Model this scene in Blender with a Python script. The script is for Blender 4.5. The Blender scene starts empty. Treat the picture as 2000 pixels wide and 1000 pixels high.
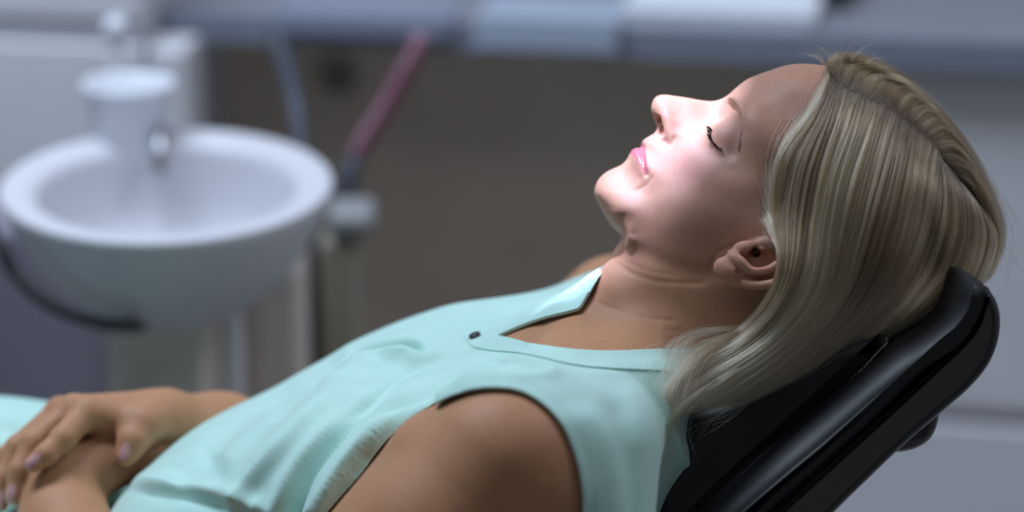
import bpy, math
import numpy as np
from mathutils import Vector, Matrix

# ------------------------------------------------------------------ frame
FPX, FD, PITCH, CAMZ = 5800.0, 2.0, math.radians(17.0), 1.5
SP, CP = math.sin(PITCH), math.cos(PITCH)
rng = np.random.default_rng(11)

def cam(px, py, w):
    """photo pixel + distance towards the viewer from the 2 m plane -> view-aligned metres (right, up, towards)"""
    d = FD - w
    return np.array([(px - 1000.0) / FPX * d, (500.0 - py) / FPX * d, w])

def cams(pts):
    return np.array([cam(*p) for p in pts], dtype=np.float64)

def to_world(P):
    P = np.asarray(P, dtype=np.float64)
    u, v, d = P[..., 0], P[..., 1], FD - P[..., 2]
    return np.stack([u, v * SP + d * CP, CAMZ + v * CP - d * SP], -1)

def to_px(P):
    d = FD - P[..., 2]
    return 1000 + P[..., 0] / d * FPX, 500 - P[..., 1] / d * FPX

def dir_view(x, y, z):
    """world direction -> view-aligned direction"""
    return np.array([x, y * SP + z * CP, -y * CP + z * SP])

def ray(px, py):
    a, b = (px - 1000) / FPX, (500 - py) / FPX
    return np.array([a, b * SP + CP, b * CP - SP])

def on_z(px, py, z):
    r = ray(px, py); t = (z - CAMZ) / r[2]
    return np.array([0, 0, CAMZ]) + r * t

def at_depth(px, py, depth):
    return np.array([0, 0, CAMZ]) + ray(px, py) * depth

# ------------------------------------------------------------------ camera
scene = bpy.context.scene
col = scene.collection
cd = bpy.data.cameras.new('camera')
cam_ob = bpy.data.objects.new('camera', cd); col.objects.link(cam_ob)
cam_ob.location = (0, 0, CAMZ)
cam_ob.rotation_euler = (math.pi / 2 - PITCH, 0, 0)
cd.sensor_width = 36.0
cd.lens = FPX / 2000.0 * 36.0
cd.clip_start, cd.clip_end = 0.05, 50
cd.dof.use_dof = True
cd.dof.focus_distance = FD - 0.055
cd.dof.aperture_fstop = 2.1
scene.camera = cam_ob
scene.view_settings.view_transform = 'Standard'
scene.view_settings.look = 'None'
scene.view_settings.gamma = 1.0
scene.view_settings.use_curve_mapping = False
scene.view_settings.exposure = 0.0

# ------------------------------------------------------------------ world and lamps
wd = bpy.data.worlds.new('world'); scene.world = wd; wd.use_nodes = True
wd.node_tree.nodes['Background'].inputs[0].default_value = (0.5, 0.56, 0.68, 1)
wd.node_tree.nodes['Background'].inputs[1].default_value = 0.05

def light(name, kind, loc, target, energy, color, **kw):
    d = bpy.data.lights.new(name, kind); o = bpy.data.objects.new(name, d); col.objects.link(o)
    o.location = loc
    o.rotation_euler = (Vector(target) - Vector(loc)).to_track_quat('-Z', 'Y').to_euler()
    d.energy = energy; d.color = color
    for k, v in kw.items(): setattr(d, k, v)
    return o

# the treatment lamp over the chair: a tight beam on the mouth and nose
_ld = np.array([-0.15936, 0.93743, 0.30957]); _la = np.array([0.97124, 0.20506, -0.12098])
LAMP = to_world(np.array([0.0237, 0.4818, 0.1324]))
_w0 = to_world(np.zeros(3)); _zx = to_world(_ld) - _w0; _xx = to_world(_la) - _w0; _xx = _xx - _zx * (_xx @ _zx); _xx /= np.linalg.norm(_xx)
lamp_ob = light('treatment_lamp', 'SPOT', LAMP, LAMP - _zx, 38.0, (0.62, 0.68, 1.0), spot_size=2 * math.atan(0.1205), spot_blend=0.18, shadow_soft_size=0.016)
lamp_ob.rotation_euler = Matrix(np.stack([_xx, np.cross(_zx, _xx), _zx], 1).tolist()).to_euler()
lamp_ob.scale = (1.39, 1.0, 1.0)        # the lamp throws an oblong patch of light
# ceiling panels of the room and a soft fill light added behind the viewer
light('ceiling_panel_lamp', 'AREA', (-0.9, 2.3, 2.57), (-0.9, 2.3, 0), 44.0, (0.70, 0.82, 1.0), shape='RECTANGLE', size=1.2, size_y=0.6)
light('ceiling_panel_lamp', 'AREA', (1.5, 2.25, 2.57), (1.5, 2.25, 0), 21.0, (0.78, 0.85, 1.0), shape='RECTANGLE', size=1.2, size_y=0.6)
light('ceiling_panel_lamp', 'AREA', (0.1, 0.6, 2.57), (0.1, 0.6, 0), 3.0, (0.95, 0.95, 1.0), shape='RECTANGLE', size=1.2, size_y=0.6)
light('camera_side_fill', 'AREA', (-0.2, -1.5, 1.55), (-0.2, 3.0, 1.0), 1.0, (1.0, 0.93, 0.84), shape='RECTANGLE', size=2.4, size_y=1.3)

# ------------------------------------------------------------------ helpers
def mat(name, color, rough=0.5, spec=0.5, metal=0.0, noise=0.0, nscale=40.0, bump=0.0, bscale=300.0, coat=0.0, sss=0.0, sheen=0.0, attr=None):
    m = bpy.data.materials.new(name); m.use_nodes = True
    nt = m.node_tree; b = nt.nodes['Principled BSDF']
    b.inputs['Roughness'].default_value = rough
    b.inputs['Specular IOR Level'].default_value = spec
    b.inputs['Metallic'].default_value = metal
    b.inputs['Coat Weight'].default_value = coat
    b.inputs['Coat Roughness'].default_value = 0.08
    b.inputs['Sheen Weight'].default_value = sheen
    base = tuple(color) + (1,)
    src = None
    if attr:
        a = nt.nodes.new('ShaderNodeAttribute'); a.attribute_name = attr; src = a.outputs['Color']
    tc = nt.nodes.new('ShaderNodeTexCoord')
    nz = nt.nodes.new('ShaderNodeTexNoise'); nz.inputs['Scale'].default_value = nscale; nz.inputs['Detail'].default_value = 4
    nt.links.new(tc.outputs['Object'], nz.inputs['Vector'])
    mx = nt.nodes.new('ShaderNodeMix'); mx.data_type = 'RGBA'; mx.blend_type = 'MULTIPLY'
    ramp = nt.nodes.new('ShaderNodeMapRange')
    ramp.inputs['To Min'].default_value = 1 - noise; ramp.inputs['To Max'].default_value = 1 + noise * 0.6
    ramp.inputs['From Min'].default_value = 0.3; ramp.inputs['From Max'].default_value = 0.7
    nt.links.new(nz.outputs['Fac'], ramp.inputs['Value'])
    mx.inputs['Factor'].default_value = 1.0
    if src: nt.links.new(src, mx.inputs['A'])
    else: mx.inputs['A'].default_value = base
    nt.links.new(ramp.outputs['Result'], mx.inputs['B'])
    nt.links.new(mx.outputs['Result'], b.inputs['Base Color'])
    if bump > 0:
        n2 = nt.nodes.new('ShaderNodeTexNoise'); n2.inputs['Scale'].default_value = bscale; n2.inputs['Detail'].default_value = 3
        nt.links.new(tc.outputs['Object'], n2.inputs['Vector'])
        bp = nt.nodes.new('ShaderNodeBump'); bp.inputs['Strength'].default_value = bump; bp.inputs['Distance'].default_value = 0.001
        nt.links.new(n2.outputs['Fac'], bp.inputs['Height']); nt.links.new(bp.outputs['Normal'], b.inputs['Normal'])
    if sss > 0:
        b.inputs['Subsurface Weight'].default_value = sss
        b.inputs['Subsurface Radius'].default_value = (1.0, 0.35, 0.18)
        b.inputs['Subsurface Scale'].default_value = 0.004
    return m

def mesh_ob(name, V, F, material=None, parent=None, smooth=True, origin=None):
    V = np.asarray(V, dtype=np.float64)
    if origin is None: origin = np.zeros(3)
    me = bpy.data.meshes.new(name)
    F = [tuple(int(i) for i in f) for f in F] if not isinstance(F, np.ndarray) else F
    if isinstance(F, np.ndarray):
        n, k = F.shape
        me.vertices.add(len(V)); me.vertices.foreach_set('co', (V - origin).astype(np.float32).ravel())
        me.loops.add(n * k); me.loops.foreach_set('vertex_index', F.astype(np.int32).ravel())
        me.polygons.add(n); me.polygons.foreach_set('loop_start', np.arange(0, n * k, k, dtype=np.int32))
        me.polygons.foreach_set('loop_total', np.full(n, k, dtype=np.int32))
        me.update(calc_edges=True); me.validate()
    else:
        me.from_pydata([tuple(v) for v in (V - origin)], [], F); me.update()
    me.polygons.foreach_set('use_smooth', np.full(len(me.polygons), smooth))
    o = bpy.data.objects.new(name, me); col.objects.link(o)
    o.location = origin
    if material: me.materials.append(material)
    if parent:
        o.parent = parent
        pw = np.zeros(3); q = parent
        while q: pw = pw + np.array(q.location); q = q.parent
        o.location = np.asarray(origin) - pw
    return o

def tag(o, label=None, cat=None, group=None, kind=None):
    if label: o['label'] = label
    if cat: o['category'] = cat
    if group: o['group'] = group
    if kind: o['kind'] = kind
    return o

def empty(name, loc, label, cat, group=None):
    o = bpy.data.objects.new(name, None); col.objects.link(o); o.location = loc
    o.empty_display_size = 0.05
    return tag(o, label, cat, group)

def catmull(P, n, closed=False):
    P = np.asarray(P, dtype=np.float64); m = len(P)
    if closed:
        idx = np.arange(m); Q = [P[(idx + k) % m] for k in (-1, 0, 1, 2)]
        seg = m
    else:
        E = np.vstack([2 * P[0] - P[1], P, 2 * P[-1] - P[-2]]); seg = m - 1
        Q = [E[k:k + seg] for k in range(4)]
    t = np.linspace(0, 1, n, endpoint=False)[None, :, None]
    p0, p1, p2, p3 = [q[:, None, :] for q in Q]
    R = 0.5 * ((2 * p1) + (-p0 + p2) * t + (2 * p0 - 5 * p1 + 4 * p2 - p3) * t ** 2 + (-p0 + 3 * p1 - 3 * p2 + p3) * t ** 3)
    R = R.reshape(-1, P.shape[1])
    return R if closed else np.vstack([R, P[-1:]])

def seg_dist(X, Y, poly):
    """distance of 2D points to an open polyline"""
    best = np.full(X.shape, 1e9)
    for (ax, ay), (bx, by) in zip(poly[:-1], poly[1:]):
        dx, dy = bx - ax, by - ay
        h = np.clip(((X - ax) * dx + (Y - ay) * dy) / (dx * dx + dy * dy + 1e-18), 0, 1)
        np.minimum(best, (X - ax - h * dx) ** 2 + (Y - ay - h * dy) ** 2, out=best)
    return np.sqrt(best)

def in_poly(X, Y, poly):
    c = np.zeros(X.shape, dtype=bool); n = len(poly)
    for i in range(n):
        ax, ay = poly[i]; bx, by = poly[(i + 1) % n]
        if ay == by: continue
        hit = ((ay > Y) != (by > Y)) & (X < (bx - ax) * (Y - ay) / (by - ay) + ax)
        c ^= hit
    return c

def poly_sd(X, Y, poly, reach=None):
    if reach is not None:      # exact only near the outline
        P = np.asarray(poly); near = (X > P[:, 0].min() - reach) & (X < P[:, 0].max() + reach) & (Y > P[:, 1].min() - reach) & (Y < P[:, 1].max() + reach)
        out = np.full(X.shape, -float(reach)); out[near] = poly_sd(X[near], Y[near], poly); return out
    d = seg_dist(X, Y, list(poly) + [poly[0]])
    return np.where(in_poly(X, Y, poly), d, -d)      # positive inside

def blur2(A, s):
    r = int(3 * s) + 1; k = np.exp(-0.5 * (np.arange(-r, r + 1) / s) ** 2); k /= k.sum()
    B = np.pad(A, r, mode='edge')
    B = sum(k[i] * B[i:i + A.shape[0], :] for i in range(2 * r + 1))
    return sum(k[i] * B[:, i:i + A.shape[1]] for i in range(2 * r + 1))

class Field:
    """implicit surface on a rectilinear grid; negative inside"""
    def __init__(self, xs, ys, zs):
        self.ax = [np.asarray(a, dtype=np.float32) for a in (xs, ys, zs)]
        self.F = np.full([len(a) for a in self.ax], 0.05, dtype=np.float32)
    def box(self, lo, hi):
        s = []
        for a, l, h in zip(self.ax, lo, hi):
            i = max(int(np.searchsorted(a, l)) - 1, 0); j = min(int(np.searchsorted(a, h)) + 1, len(a))
            s.append(slice(i, max(j, i)))
        X = self.ax[0][s[0]][:, None, None]; Y = self.ax[1][s[1]][None, :, None]; Z = self.ax[2][s[2]][None, None, :]
        return tuple(s), X, Y, Z
    def union(self, s, d, k):
        A = self.F[s]
        if k <= 0: np.minimum(A, d, out=A); return
        h = np.maximum(k - np.abs(A - d), 0) / k
        self.F[s] = np.minimum(A, d) - h * h * (k * 0.25)
    def cut(self, s, d, k):
        A = self.F[s]; d = -d
        h = np.maximum(k - np.abs(A - d), 0) / k
        self.F[s] = np.maximum(A, d) + h * h * (k * 0.25)
    def cone(self, a, b, r1, r2, k=0.01, cut=False):
        a = np.asarray(a, dtype=np.float32); b = np.asarray(b, dtype=np.float32); m = max(r1, r2) + k + 0.006
        s, X, Y, Z = self.box(np.minimum(a, b) - m, np.maximum(a, b) + m)
        if min(self.F[s].shape) == 0: return
        ba = b - a; L = float(ba @ ba) + 1e-12
        h = np.clip(((X - a[0]) * ba[0] + (Y - a[1]) * ba[1] + (Z - a[2]) * ba[2]) / L, 0, 1)
        d = np.sqrt((X - a[0] - h * ba[0]) ** 2 + (Y - a[1] - h * ba[1]) ** 2 + (Z - a[2] - h * ba[2]) ** 2) - (r1 + (r2 - r1) * h)
        (self.cut if cut else self.union)(s, d, k)
    def chain(self, pts, rad, k=0.01, cut=False):
        for i in range(len(pts) - 1): self.cone(pts[i], pts[i + 1], rad[i], rad[i + 1], k, cut)
    def ell(self, c, R, rad, k=0.01, cut=False):
        """ellipsoid, R rows = its axes"""
        c = np.asarray(c, dtype=np.float32); R = np.asarray(R, dtype=np.float32); rad = np.asarray(rad, dtype=np.float32)
        m = float(rad.max()) + k + 0.006
        s, X, Y, Z = self.box(c - m, c + m)
        if min(self.F[s].shape) == 0: return
        q = [(X - c[0]) * R[i, 0] + (Y - c[1]) * R[i, 1] + (Z - c[2]) * R[i, 2] for i in range(3)]
        k0 = np.sqrt(sum((q[i] / rad[i]) ** 2 for i in range(3))); k1 = np.sqrt(sum((q[i] / rad[i] ** 2) ** 2 for i in range(3))) + 1e-9
        d = k0 * (k0 - 1) / k1
        (self.cut if cut else self.union)(s, d, k)
    def mesh(self):
        F = self.F; I = F < 0
        n = np.array(F.shape)
        cnt = np.zeros(n - 1, dtype=np.uint8)
        for a in (0, 1):
            for b in (0, 1):
                for c in (0, 1):
                    cnt += I[a:n[0] - 1 + a, b:n[1] - 1 + b, c:n[2] - 1 + c]
        ci = np.argwhere((cnt > 0) & (cnt < 8)); del cnt
        i, j, k = ci.T
        acc = np.zeros((len(ci), 3)); num = np.zeros(len(ci))
        corner = {}
        for a in (0, 1):
            for b in (0, 1):
                for c in (0, 1): corner[a, b, c] = F[i + a, j + b, k + c]
        for axis in range(3):
            o1, o2 = [q for q in range(3) if q != axis]
            for p in (0, 1):
                for q in (0, 1):
                    A = [0, 0, 0]; A[o1] = p; A[o2] = q; B = list(A); B[axis] = 1
                    fa, fb = corner[tuple(A)], corner[tuple(B)]
                    hit = (fa < 0) != (fb < 0)
                    t = np.where(hit, fa / np.where(hit, fa - fb, 1), 0)
                    acc[:, axis] += np.where(hit, t, 0); acc[:, o1] += np.where(hit, p, 0); acc[:, o2] += np.where(hit, q, 0)
                    num += hit
        acc /= num[:, None]
        V = np.empty((len(ci), 3))
        for q in range(3):
            ax = self.ax[q].astype(np.float64); ii = ci[:, q]
            V[:, q] = ax[ii] + acc[:, q] * (ax[ii + 1] - ax[ii])
        m = n - 1
        flat = (ci[:, 0].astype(np.int64) * m[1] + ci[:, 1]) * m[2] + ci[:, 2]
        quads = []
        for axis in range(3):
            o1, o2 = (axis + 1) % 3, (axis + 2) % 3
            sl0 = [slice(None)] * 3; sl1 = [slice(None)] * 3
            sl0[axis] = slice(0, -1); sl1[axis] = slice(1, None)
            E = np.argwhere(I[tuple(sl0)] != I[tuple(sl1)])
            E = E[(E[:, o1] > 0) & (E[:, o2] > 0) & (E[:, o1] < m[o1]) & (E[:, o2] < m[o2])]
            inside0 = I[E[:, 0], E[:, 1], E[:, 2]]
            ids = []
            for d1, d2 in ((0, 0), (1, 0), (1, 1), (0, 1)):
                C = E.copy(); C[:, o1] -= d1; C[:, o2] -= d2
                f = (C[:, 0].astype(np.int64) * m[1] + C[:, 1]) * m[2] + C[:, 2]
                ids.append(np.searchsorted(flat, f))
            Qd = np.stack(ids, 1)
            Qd = np.where(inside0[:, None], Qd, Qd[:, ::-1])
            quads.append(Qd)
        return V, np.vstack(quads)

def vnormals(V, Fq):
    T = Fq if Fq.shape[1] == 3 else np.vstack([Fq[:, [0, 1, 2]], Fq[:, [0, 2, 3]]])
    n = np.cross(V[T[:, 1]] - V[T[:, 0]], V[T[:, 2]] - V[T[:, 0]])
    N = np.zeros_like(V)
    for q in range(3):
        for c in range(3): N[:, c] += np.bincount(T[:, q], weights=n[:, c], minlength=len(V))
    return N / (np.linalg.norm(N, axis=1, keepdims=True) + 1e-20)

def set_color(o, name, C, A=None):
    a = o.data.color_attributes.new(name, 'FLOAT_COLOR', 'POINT')
    a.data.foreach_set('color', np.hstack([C, np.ones((len(C), 1)) if A is None else np.asarray(A).reshape(-1, 1)]).astype(np.float32).ravel())
# ------------------------------------------------------------------ the person: body frame
yaw, alpha = math.radians(6.0), math.radians(28.0)
_e = np.array([math.cos(yaw), -math.sin(yaw), 0.0]); _z = np.array([0, 0, 1.0])
T_AX = dir_view(*(_e * math.cos(alpha) + _z * math.sin(alpha)))      # towards the head
T_FR = dir_view(*(-_e * math.sin(alpha) + _z * math.cos(alpha)))     # chest side
T_LA = dir_view(-math.sin(yaw), -math.cos(yaw), 0.0)                 # her left, towards the viewer
NOTCH = cam(1108, 648, 0.0)
def torso_pt(t, l, n): return NOTCH + T_AX * t + T_LA * l + T_FR * n
TORSO = np.array([  # t, front, back, half width
    (0.045, -0.045, -0.110, 0.070), (0.015, -0.016, -0.130, 0.105), (-0.02, 0.000, -0.150, 0.140), (-0.06, 0.012, -0.168, 0.150),
    (-0.12, 0.020, -0.185, 0.152), (-0.20, 0.020, -0.19, 0.148), (-0.27, 0.018, -0.19, 0.145),
    (-0.33, 0.006, -0.20, 0.150), (-0.38, -0.030, -0.205, 0.158), (-0.44, -0.085, -0.21, 0.16)])

def add_torso(fl, grow, k):
    lo = np.array([-0.36, -0.42, -0.30]); hi = np.array([0.16, 0.06, 0.28])
    s, X, Y, Z = fl.box(lo, hi)
    dx, dy, dz = X - NOTCH[0], Y - NOTCH[1], Z - NOTCH[2]
    t = dx * T_AX[0] + dy * T_AX[1] + dz * T_AX[2]
    l = dx * T_LA[0] + dy * T_LA[1] + dz * T_LA[2]
    n = dx * T_FR[0] + dy * T_FR[1] + dz * T_FR[2]
    S = TORSO[::-1]
    tt = np.linspace(S[0, 0], S[-1, 0], 400)
    prof = []
    for c in (1, 2, 3):
        y = np.interp(tt, S[:, 0], S[:, c]); kk = np.exp(-0.5 * (np.arange(-40, 41) / 16.0) ** 2); kk /= kk.sum()
        prof.append(np.convolve(np.pad(y, 40, mode='edge'), kk, mode='valid'))
    fr, bk, a = [np.interp(t, tt, p).astype(np.float32) for p in prof]
    fr = fr + grow; bk = bk - grow; a = a + grow
    c = (fr + bk) / 2; b = (fr - bk) / 2
    r = (np.abs(l / a) ** 2.5 + np.abs((n - c) / b) ** 2.5) ** (1 / 2.5)
    d = (r - 1) * np.minimum(a, b) * 0.9
    cap = np.maximum(t - (S[-1, 0] + grow), (S[0, 0] - grow) - t)
    fl.union(s, np.maximum(d, cap), k)

SH_N = cam(985, 905, 0.165)       # near shoulder ball
SH_F = cam(1208, 622, -0.185)     # far shoulder ball
ELB_N = cam(430, 1600, 0.15)
ELB_F = cam(660, 950, -0.23)

# ------------------------------------------------------------------ the head: half-width map over the profile
OUT = [(1616,130),(1576,125),(1540,127),(1512,135),(1480,146),(1456,157),(1436,173),(1420,187),(1404,195),(1388,197.5),(1368,195.5),(1340,190.5),
       (1316,187),(1300,185),(1288,186),(1279,191),(1273.5,202),(1272,214),(1275,227),(1280,240),(1283,251),(1278,260),(1268,266),(1260,271),
       (1254.5,276),(1252,281),(1252.5,287),(1249,288.5),(1242,289),(1234,293),(1229,302),(1223,313),(1212,323),(1196,330),(1180,339),(1168,352),(1162,366),
       (1161,380),(1166,394),(1174,408),(1184,426),(1197,443),(1211,456),(1213,467),(1202,484),(1188,506),(1173,526),(1157,549),(1145,572),(1129,600),
       (1112,622),(1095,660),(1090,720),(1120,790),(1250,830),(1400,810),(1500,765),(1570,715),(1650,668),(1730,636),(1800,590),(1858,525),(1885,440),
       (1872,360),(1830,285),(1770,215),(1700,160),(1655,138)]
CTRL = [(1529,158,36),(1555,194,50),(1597,252,64),(1666,347,73),
        (1466,171,22),(1480,190,37),(1500,218,49),(1528,256,58),(1443,283,50),(1440,222,37),(1428,197,16),(1436,187,16),
        (1393,204,4.8),(1398,212,7.8),(1403,222,12.5),(1406,234,19),(1412,262,32),(1420,285,42),(1432,305,49),(1460,330,57),(1500,350,63),
        (1344,197,5.2),(1350,210,8.8),(1357,226,12.5),(1364,243,17),(1372,260,24),(1385,285,35),(1400,315,46),(1430,350,56),
        (1304,194,6.2),(1311,208,9.5),(1320,226,12.5),(1332,248,16.5),(1342,268,23),(1352,290,32),(1370,330,44),
        (1280,205,6.5),(1288,212,9.5),(1294,228,12.5),(1300,250,15),(1312,262,16.5),(1322,272,20),
        (1287,262,10),(1295,277,16.5),(1310,292,23),(1325,312,31),(1340,342,40),
        (1263,284,12),(1269,300,19),(1280,320,26),(1262,343,26.8),(1238,305,13),(1246,320,19),
        (1222,335,13),(1235,352,21),(1255,375,29),(1290,392,40),(1170,372,13),(1182,380,20),(1200,395,27),(1230,410,34),
        (1195,426,18),(1208,441,21),(1221,462,24),(1234,458,33),(1215,428,28),(1250,432,37),(1300,442,46),
        (1340,462,51),(1400,482,55),(1330,400,48),(1380,400,55),(1430,420,61),(1470,450,65),(1500,480,68),
        (1450,375,60),(1500,400,65),(1560,380,69),(1540,320,65),(1650,450,75),(1750,400,69),(1750,500,67),(1700,250,60),(1800,350,50),(1835,450,47),
        (1800,540,43),(1700,580,60),(1600,560,67),(1560,640,53),(1500,640,54),(1450,590,55),
        (1214,490,21),(1230,510,32),(1260,530,42),(1320,560,50),(1390,560,53),(1180,540,22),(1210,575,38),(1160,600,27),(1200,640,44),(1280,650,52),(1360,670,54),(1440,690,52),
        (1150,690,45),(1250,750,55),(1400,750,50)]
# strokes on the half-width map: pixel polyline, millimetres outwards, sigma in pixels
HSTROKE = [
    ([(1250,288.5),(1254,300),(1257,318),(1260,332),(1263,342)], -2.3, 2.5),
    ([(1240,300),(1245,316),(1253,332)], 1.5, 7.0),
    ([(1257,284),(1262,304),(1265,326)], 0.9, 4.5),
    ([(1273,346),(1267,357),(1256,366),(1238,374)], -0.8, 2.6),
    ([(1298,276),(1306,283),(1314,281),(1320,271)], -1.2, 4.0), ([(1320,271),(1322,258),(1317,246)], -0.45, 6.0),
    ([(1302,262),(1310,264)], 1.7, 8.0),
    ([(1405,228),(1412,240)], -1.6, 8.0),
    ([(1424,240),(1431,258),(1434,280),(1430,298)], -1.3, 6.0),
    ([(1440,214),(1447,237),(1449,270)], 1.0, 9.0),
    ([(1411,300),(1418,310),(1428,318)], 0.9, 8.0),
    ([(1396,290),(1404,312)], -0.35, 3.0), ([(1386,288),(1392,308)], -0.25, 3.0),
    ([(1240,482),(1290,512),(1360,534),(1425,530)], -1.5, 13.0),
    ([(1188,500),(1215,522),(1250,540),(1300,551),(1372,553)], -0.6, 3.6),
    ([(1196,492),(1225,512),(1262,528),(1320,540)], -0.3, 3.2), ([(1388,520),(1402,494),(1425,482),(1460,472)], -0.6, 3.0),
    ([(1175,594),(1220,612),(1262,622),(1310,626)], -0.8, 3.5),
    ([(1225,673),(1290,664),(1340,655)], -1.0, 4.0), ([(1210,660),(1280,652),(1330,645)], -0.6, 3.5),
    ([(1175,396),(1184,404),(1200,408)], -0.3, 3.0), ([(1186,420),(1205,425),(1222,420)], -0.3, 3.0),
    ([(1340,300),(1400,345),(1450,365)], 1.6, 22.0),
]
def head_map():
    h = 0.0008
    us = np.arange(0.022, 0.325, h); vs = np.arange(-0.125, 0.145, h)
    X, Y = np.meshgrid(us, vs, indexing='ij')
    poly = catmull([cam(a, b, 0.0)[:2] for a, b in OUT], 6, closed=True)
    d = poly_sd(X, Y, poly)
    L = 0.012
    D = np.where(d > 0, 1 - np.exp(-np.maximum(d, 0) / L), d / L)
    S = blur2(D, 2.2)
    wgt = np.clip((d - 0.0012) / 0.005, 0, 1); wgt = wgt * wgt * (3 - 2 * wgt)
    D = D * (1 - wgt) + S * wgt
    C = np.array([cam(a, b, w / 1000.0) for a, b, w in CTRL])
    ii = np.clip(((C[:, 0] - us[0]) / h).astype(int), 0, len(us) - 2); jj = np.clip(((C[:, 1] - vs[0]) / h).astype(int), 0, len(vs) - 2)
    G = np.log(C[:, 2] ** 2 / np.maximum(D[ii, jj], 0.05))
    sc = 50.0
    P = C[:, :2] * sc; n = len(P)
    def ker(r2): return 0.5 * r2 * np.log(r2 + 1e-9)
    r2 = ((P[:, None] - P[None]) ** 2).sum(-1)
    A = np.zeros((n + 3, n + 3)); A[:n, :n] = ker(r2) + np.eye(n) * 0.02
    A[:n, n] = 1; A[:n, n + 1:] = P; A[n, :n] = 1; A[n + 1:, :n] = P.T
    w = np.linalg.solve(A, np.concatenate([G, np.zeros(3)]))
    g = w[n] + w[n + 1] * X * sc + w[n + 2] * Y * sc
    for k in range(n): g += w[k] * ker((X * sc - P[k, 0]) ** 2 + (Y * sc - P[k, 1]) ** 2)
    Q = D * np.exp(np.clip(g, -13, -4.6))
    return us, vs, Q, d, h
HU, HV, HQ, HD, HH = head_map()
def head_w(u, v):
    i = np.clip((np.asarray(u) - HU[0]) / HH, 0, len(HU) - 2); j = np.clip((np.asarray(v) - HV[0]) / HH, 0, len(HV) - 2)
    i0, j0 = i.astype(int), j.astype(int); a, b = i - i0, j - j0
    q = HQ[i0, j0] * (1 - a) * (1 - b) + HQ[i0 + 1, j0] * a * (1 - b) + HQ[i0, j0 + 1] * (1 - a) * b + HQ[i0 + 1, j0 + 1] * a * b
    return np.sqrt(np.maximum(q, 0))
def head_pt(px, py, out=0.0):
    """point of the near side of the head seen at a pixel"""
    w = 0.04
    for _ in range(12):
        p = cam(px, py, w); w = 0.5 * w + 0.5 * float(head_w(p[0], p[1]))
    return cam(px, py, w + out)
def _strokes():
    X, Y = np.meshgrid(HU, HV, indexing='ij')
    disp = np.zeros_like(X)
    for pts, amp, sig in HSTROKE:
        pl = catmull([head_pt(*p)[:2] for p in pts], 6)
        dd = seg_dist(X, Y, pl); s = sig / 2900.0
        disp += amp * 0.001 * np.exp(-0.5 * (dd / s) ** 2)
    # short wavelength skin relief is left to the material
    W = np.sqrt(np.maximum(HQ, 0))
    Q = HQ + 2 * np.minimum(W, 0.08) * disp * np.clip(HD / 0.002, 0, 1)
    # the nostril side of the nose base: the wing ends in a rim, the septum lies deeper
    rim = [cam(a, b, 0.010)[:2] for a, b in [(1266,206),(1275.5,216),(1284,227),(1290.5,240),(1294.5,254),(1296,264),(1290,269),(1282,262),(1270,262),(1262,235)]]
    m = poly_sd(X, Y, rim); m = np.clip((m + 0.0006) / 0.0012, 0, 1)
    return Q * (1 - m) + np.minimum(Q, 0.0052 ** 2) * m
HQ = _strokes()

# ------------------------------------------------------------------ body grid
def axis(*parts):
    out = []
    for a, b, h in parts: out.append(np.arange(a, b, h))
    return np.concatenate(out)
FINE = 0.0011
BX = axis((-0.42, -0.20, 0.0022), (-0.20, 0.020, 0.0032), (0.020, 0.052, 0.0018), (0.052, 0.235, FINE), (0.235, 0.345, 0.0022))
BY = axis((-0.44, -0.22, 0.0036), (-0.22, -0.10, 0.0022), (-0.10, -0.062, 0.0018), (-0.062, 0.142, FINE), (0.142, 0.155, 0.0022))
BZ = axis((-0.30, -0.14, 0.003), (-0.14, -0.06, 0.0022), (-0.06, 0.0, 0.0018), (0.0, 0.092, FINE), (0.092, 0.25, 0.003))
body = Field(BX, BY, BZ)
add_torso(body, 0.0, 0.0)
# trapezius, collar bones, shoulders
body.cone(cam(1265, 722, 0.025), SH_N + np.array([0.012, 0.0, -0.03]), 0.040, 0.045, 0.03)
body.cone(cam(905, 862, 0.142), cam(862, 886, 0.145), 0.024, 0.022, 0.02)
body.cone(cam(868, 930, 0.140), cam(726, 1110, 0.135), 0.040, 0.042, 0.02)
body.cone(cam(935, 706, -0.085), cam(1150, 654, -0.140), 0.029, 0.021, 0.03)
body.cone(cam(1290, 640, -0.03), SH_F + np.array([0.004, -0.004, 0.03]), 0.042, 0.030, 0.03)
body.cone(cam(1118, 655, 0.012), cam(1030, 800, 0.135), 0.012, 0.016, 0.03)
body.cone(cam(1130, 628, -0.014), cam(1190, 596, -0.15), 0.012, 0.014, 0.03)
body.ell(torso_pt(-0.045, -0.012, -0.021), np.array([T_AX, T_LA, T_FR]), (0.065, 0.07, 0.030), 0.02)
body.chain([SH_N, SH_N + (ELB_N - SH_N) * 0.22, SH_N + (ELB_N - SH_N) * 0.6, ELB_N], [0.050, 0.054, 0.046, 0.036], 0.012)
body.cone(SH_N + np.array([0.018, -0.012, -0.02]), SH_N + (ELB_N - SH_N) * 0.3, 0.048, 0.044, 0.02)
body.chain([SH_F, SH_F + (ELB_F - SH_F) * 0.25 + np.array([0, -0.008, 0]), ELB_F], [0.0475, 0.041, 0.036], 0.02)
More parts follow.
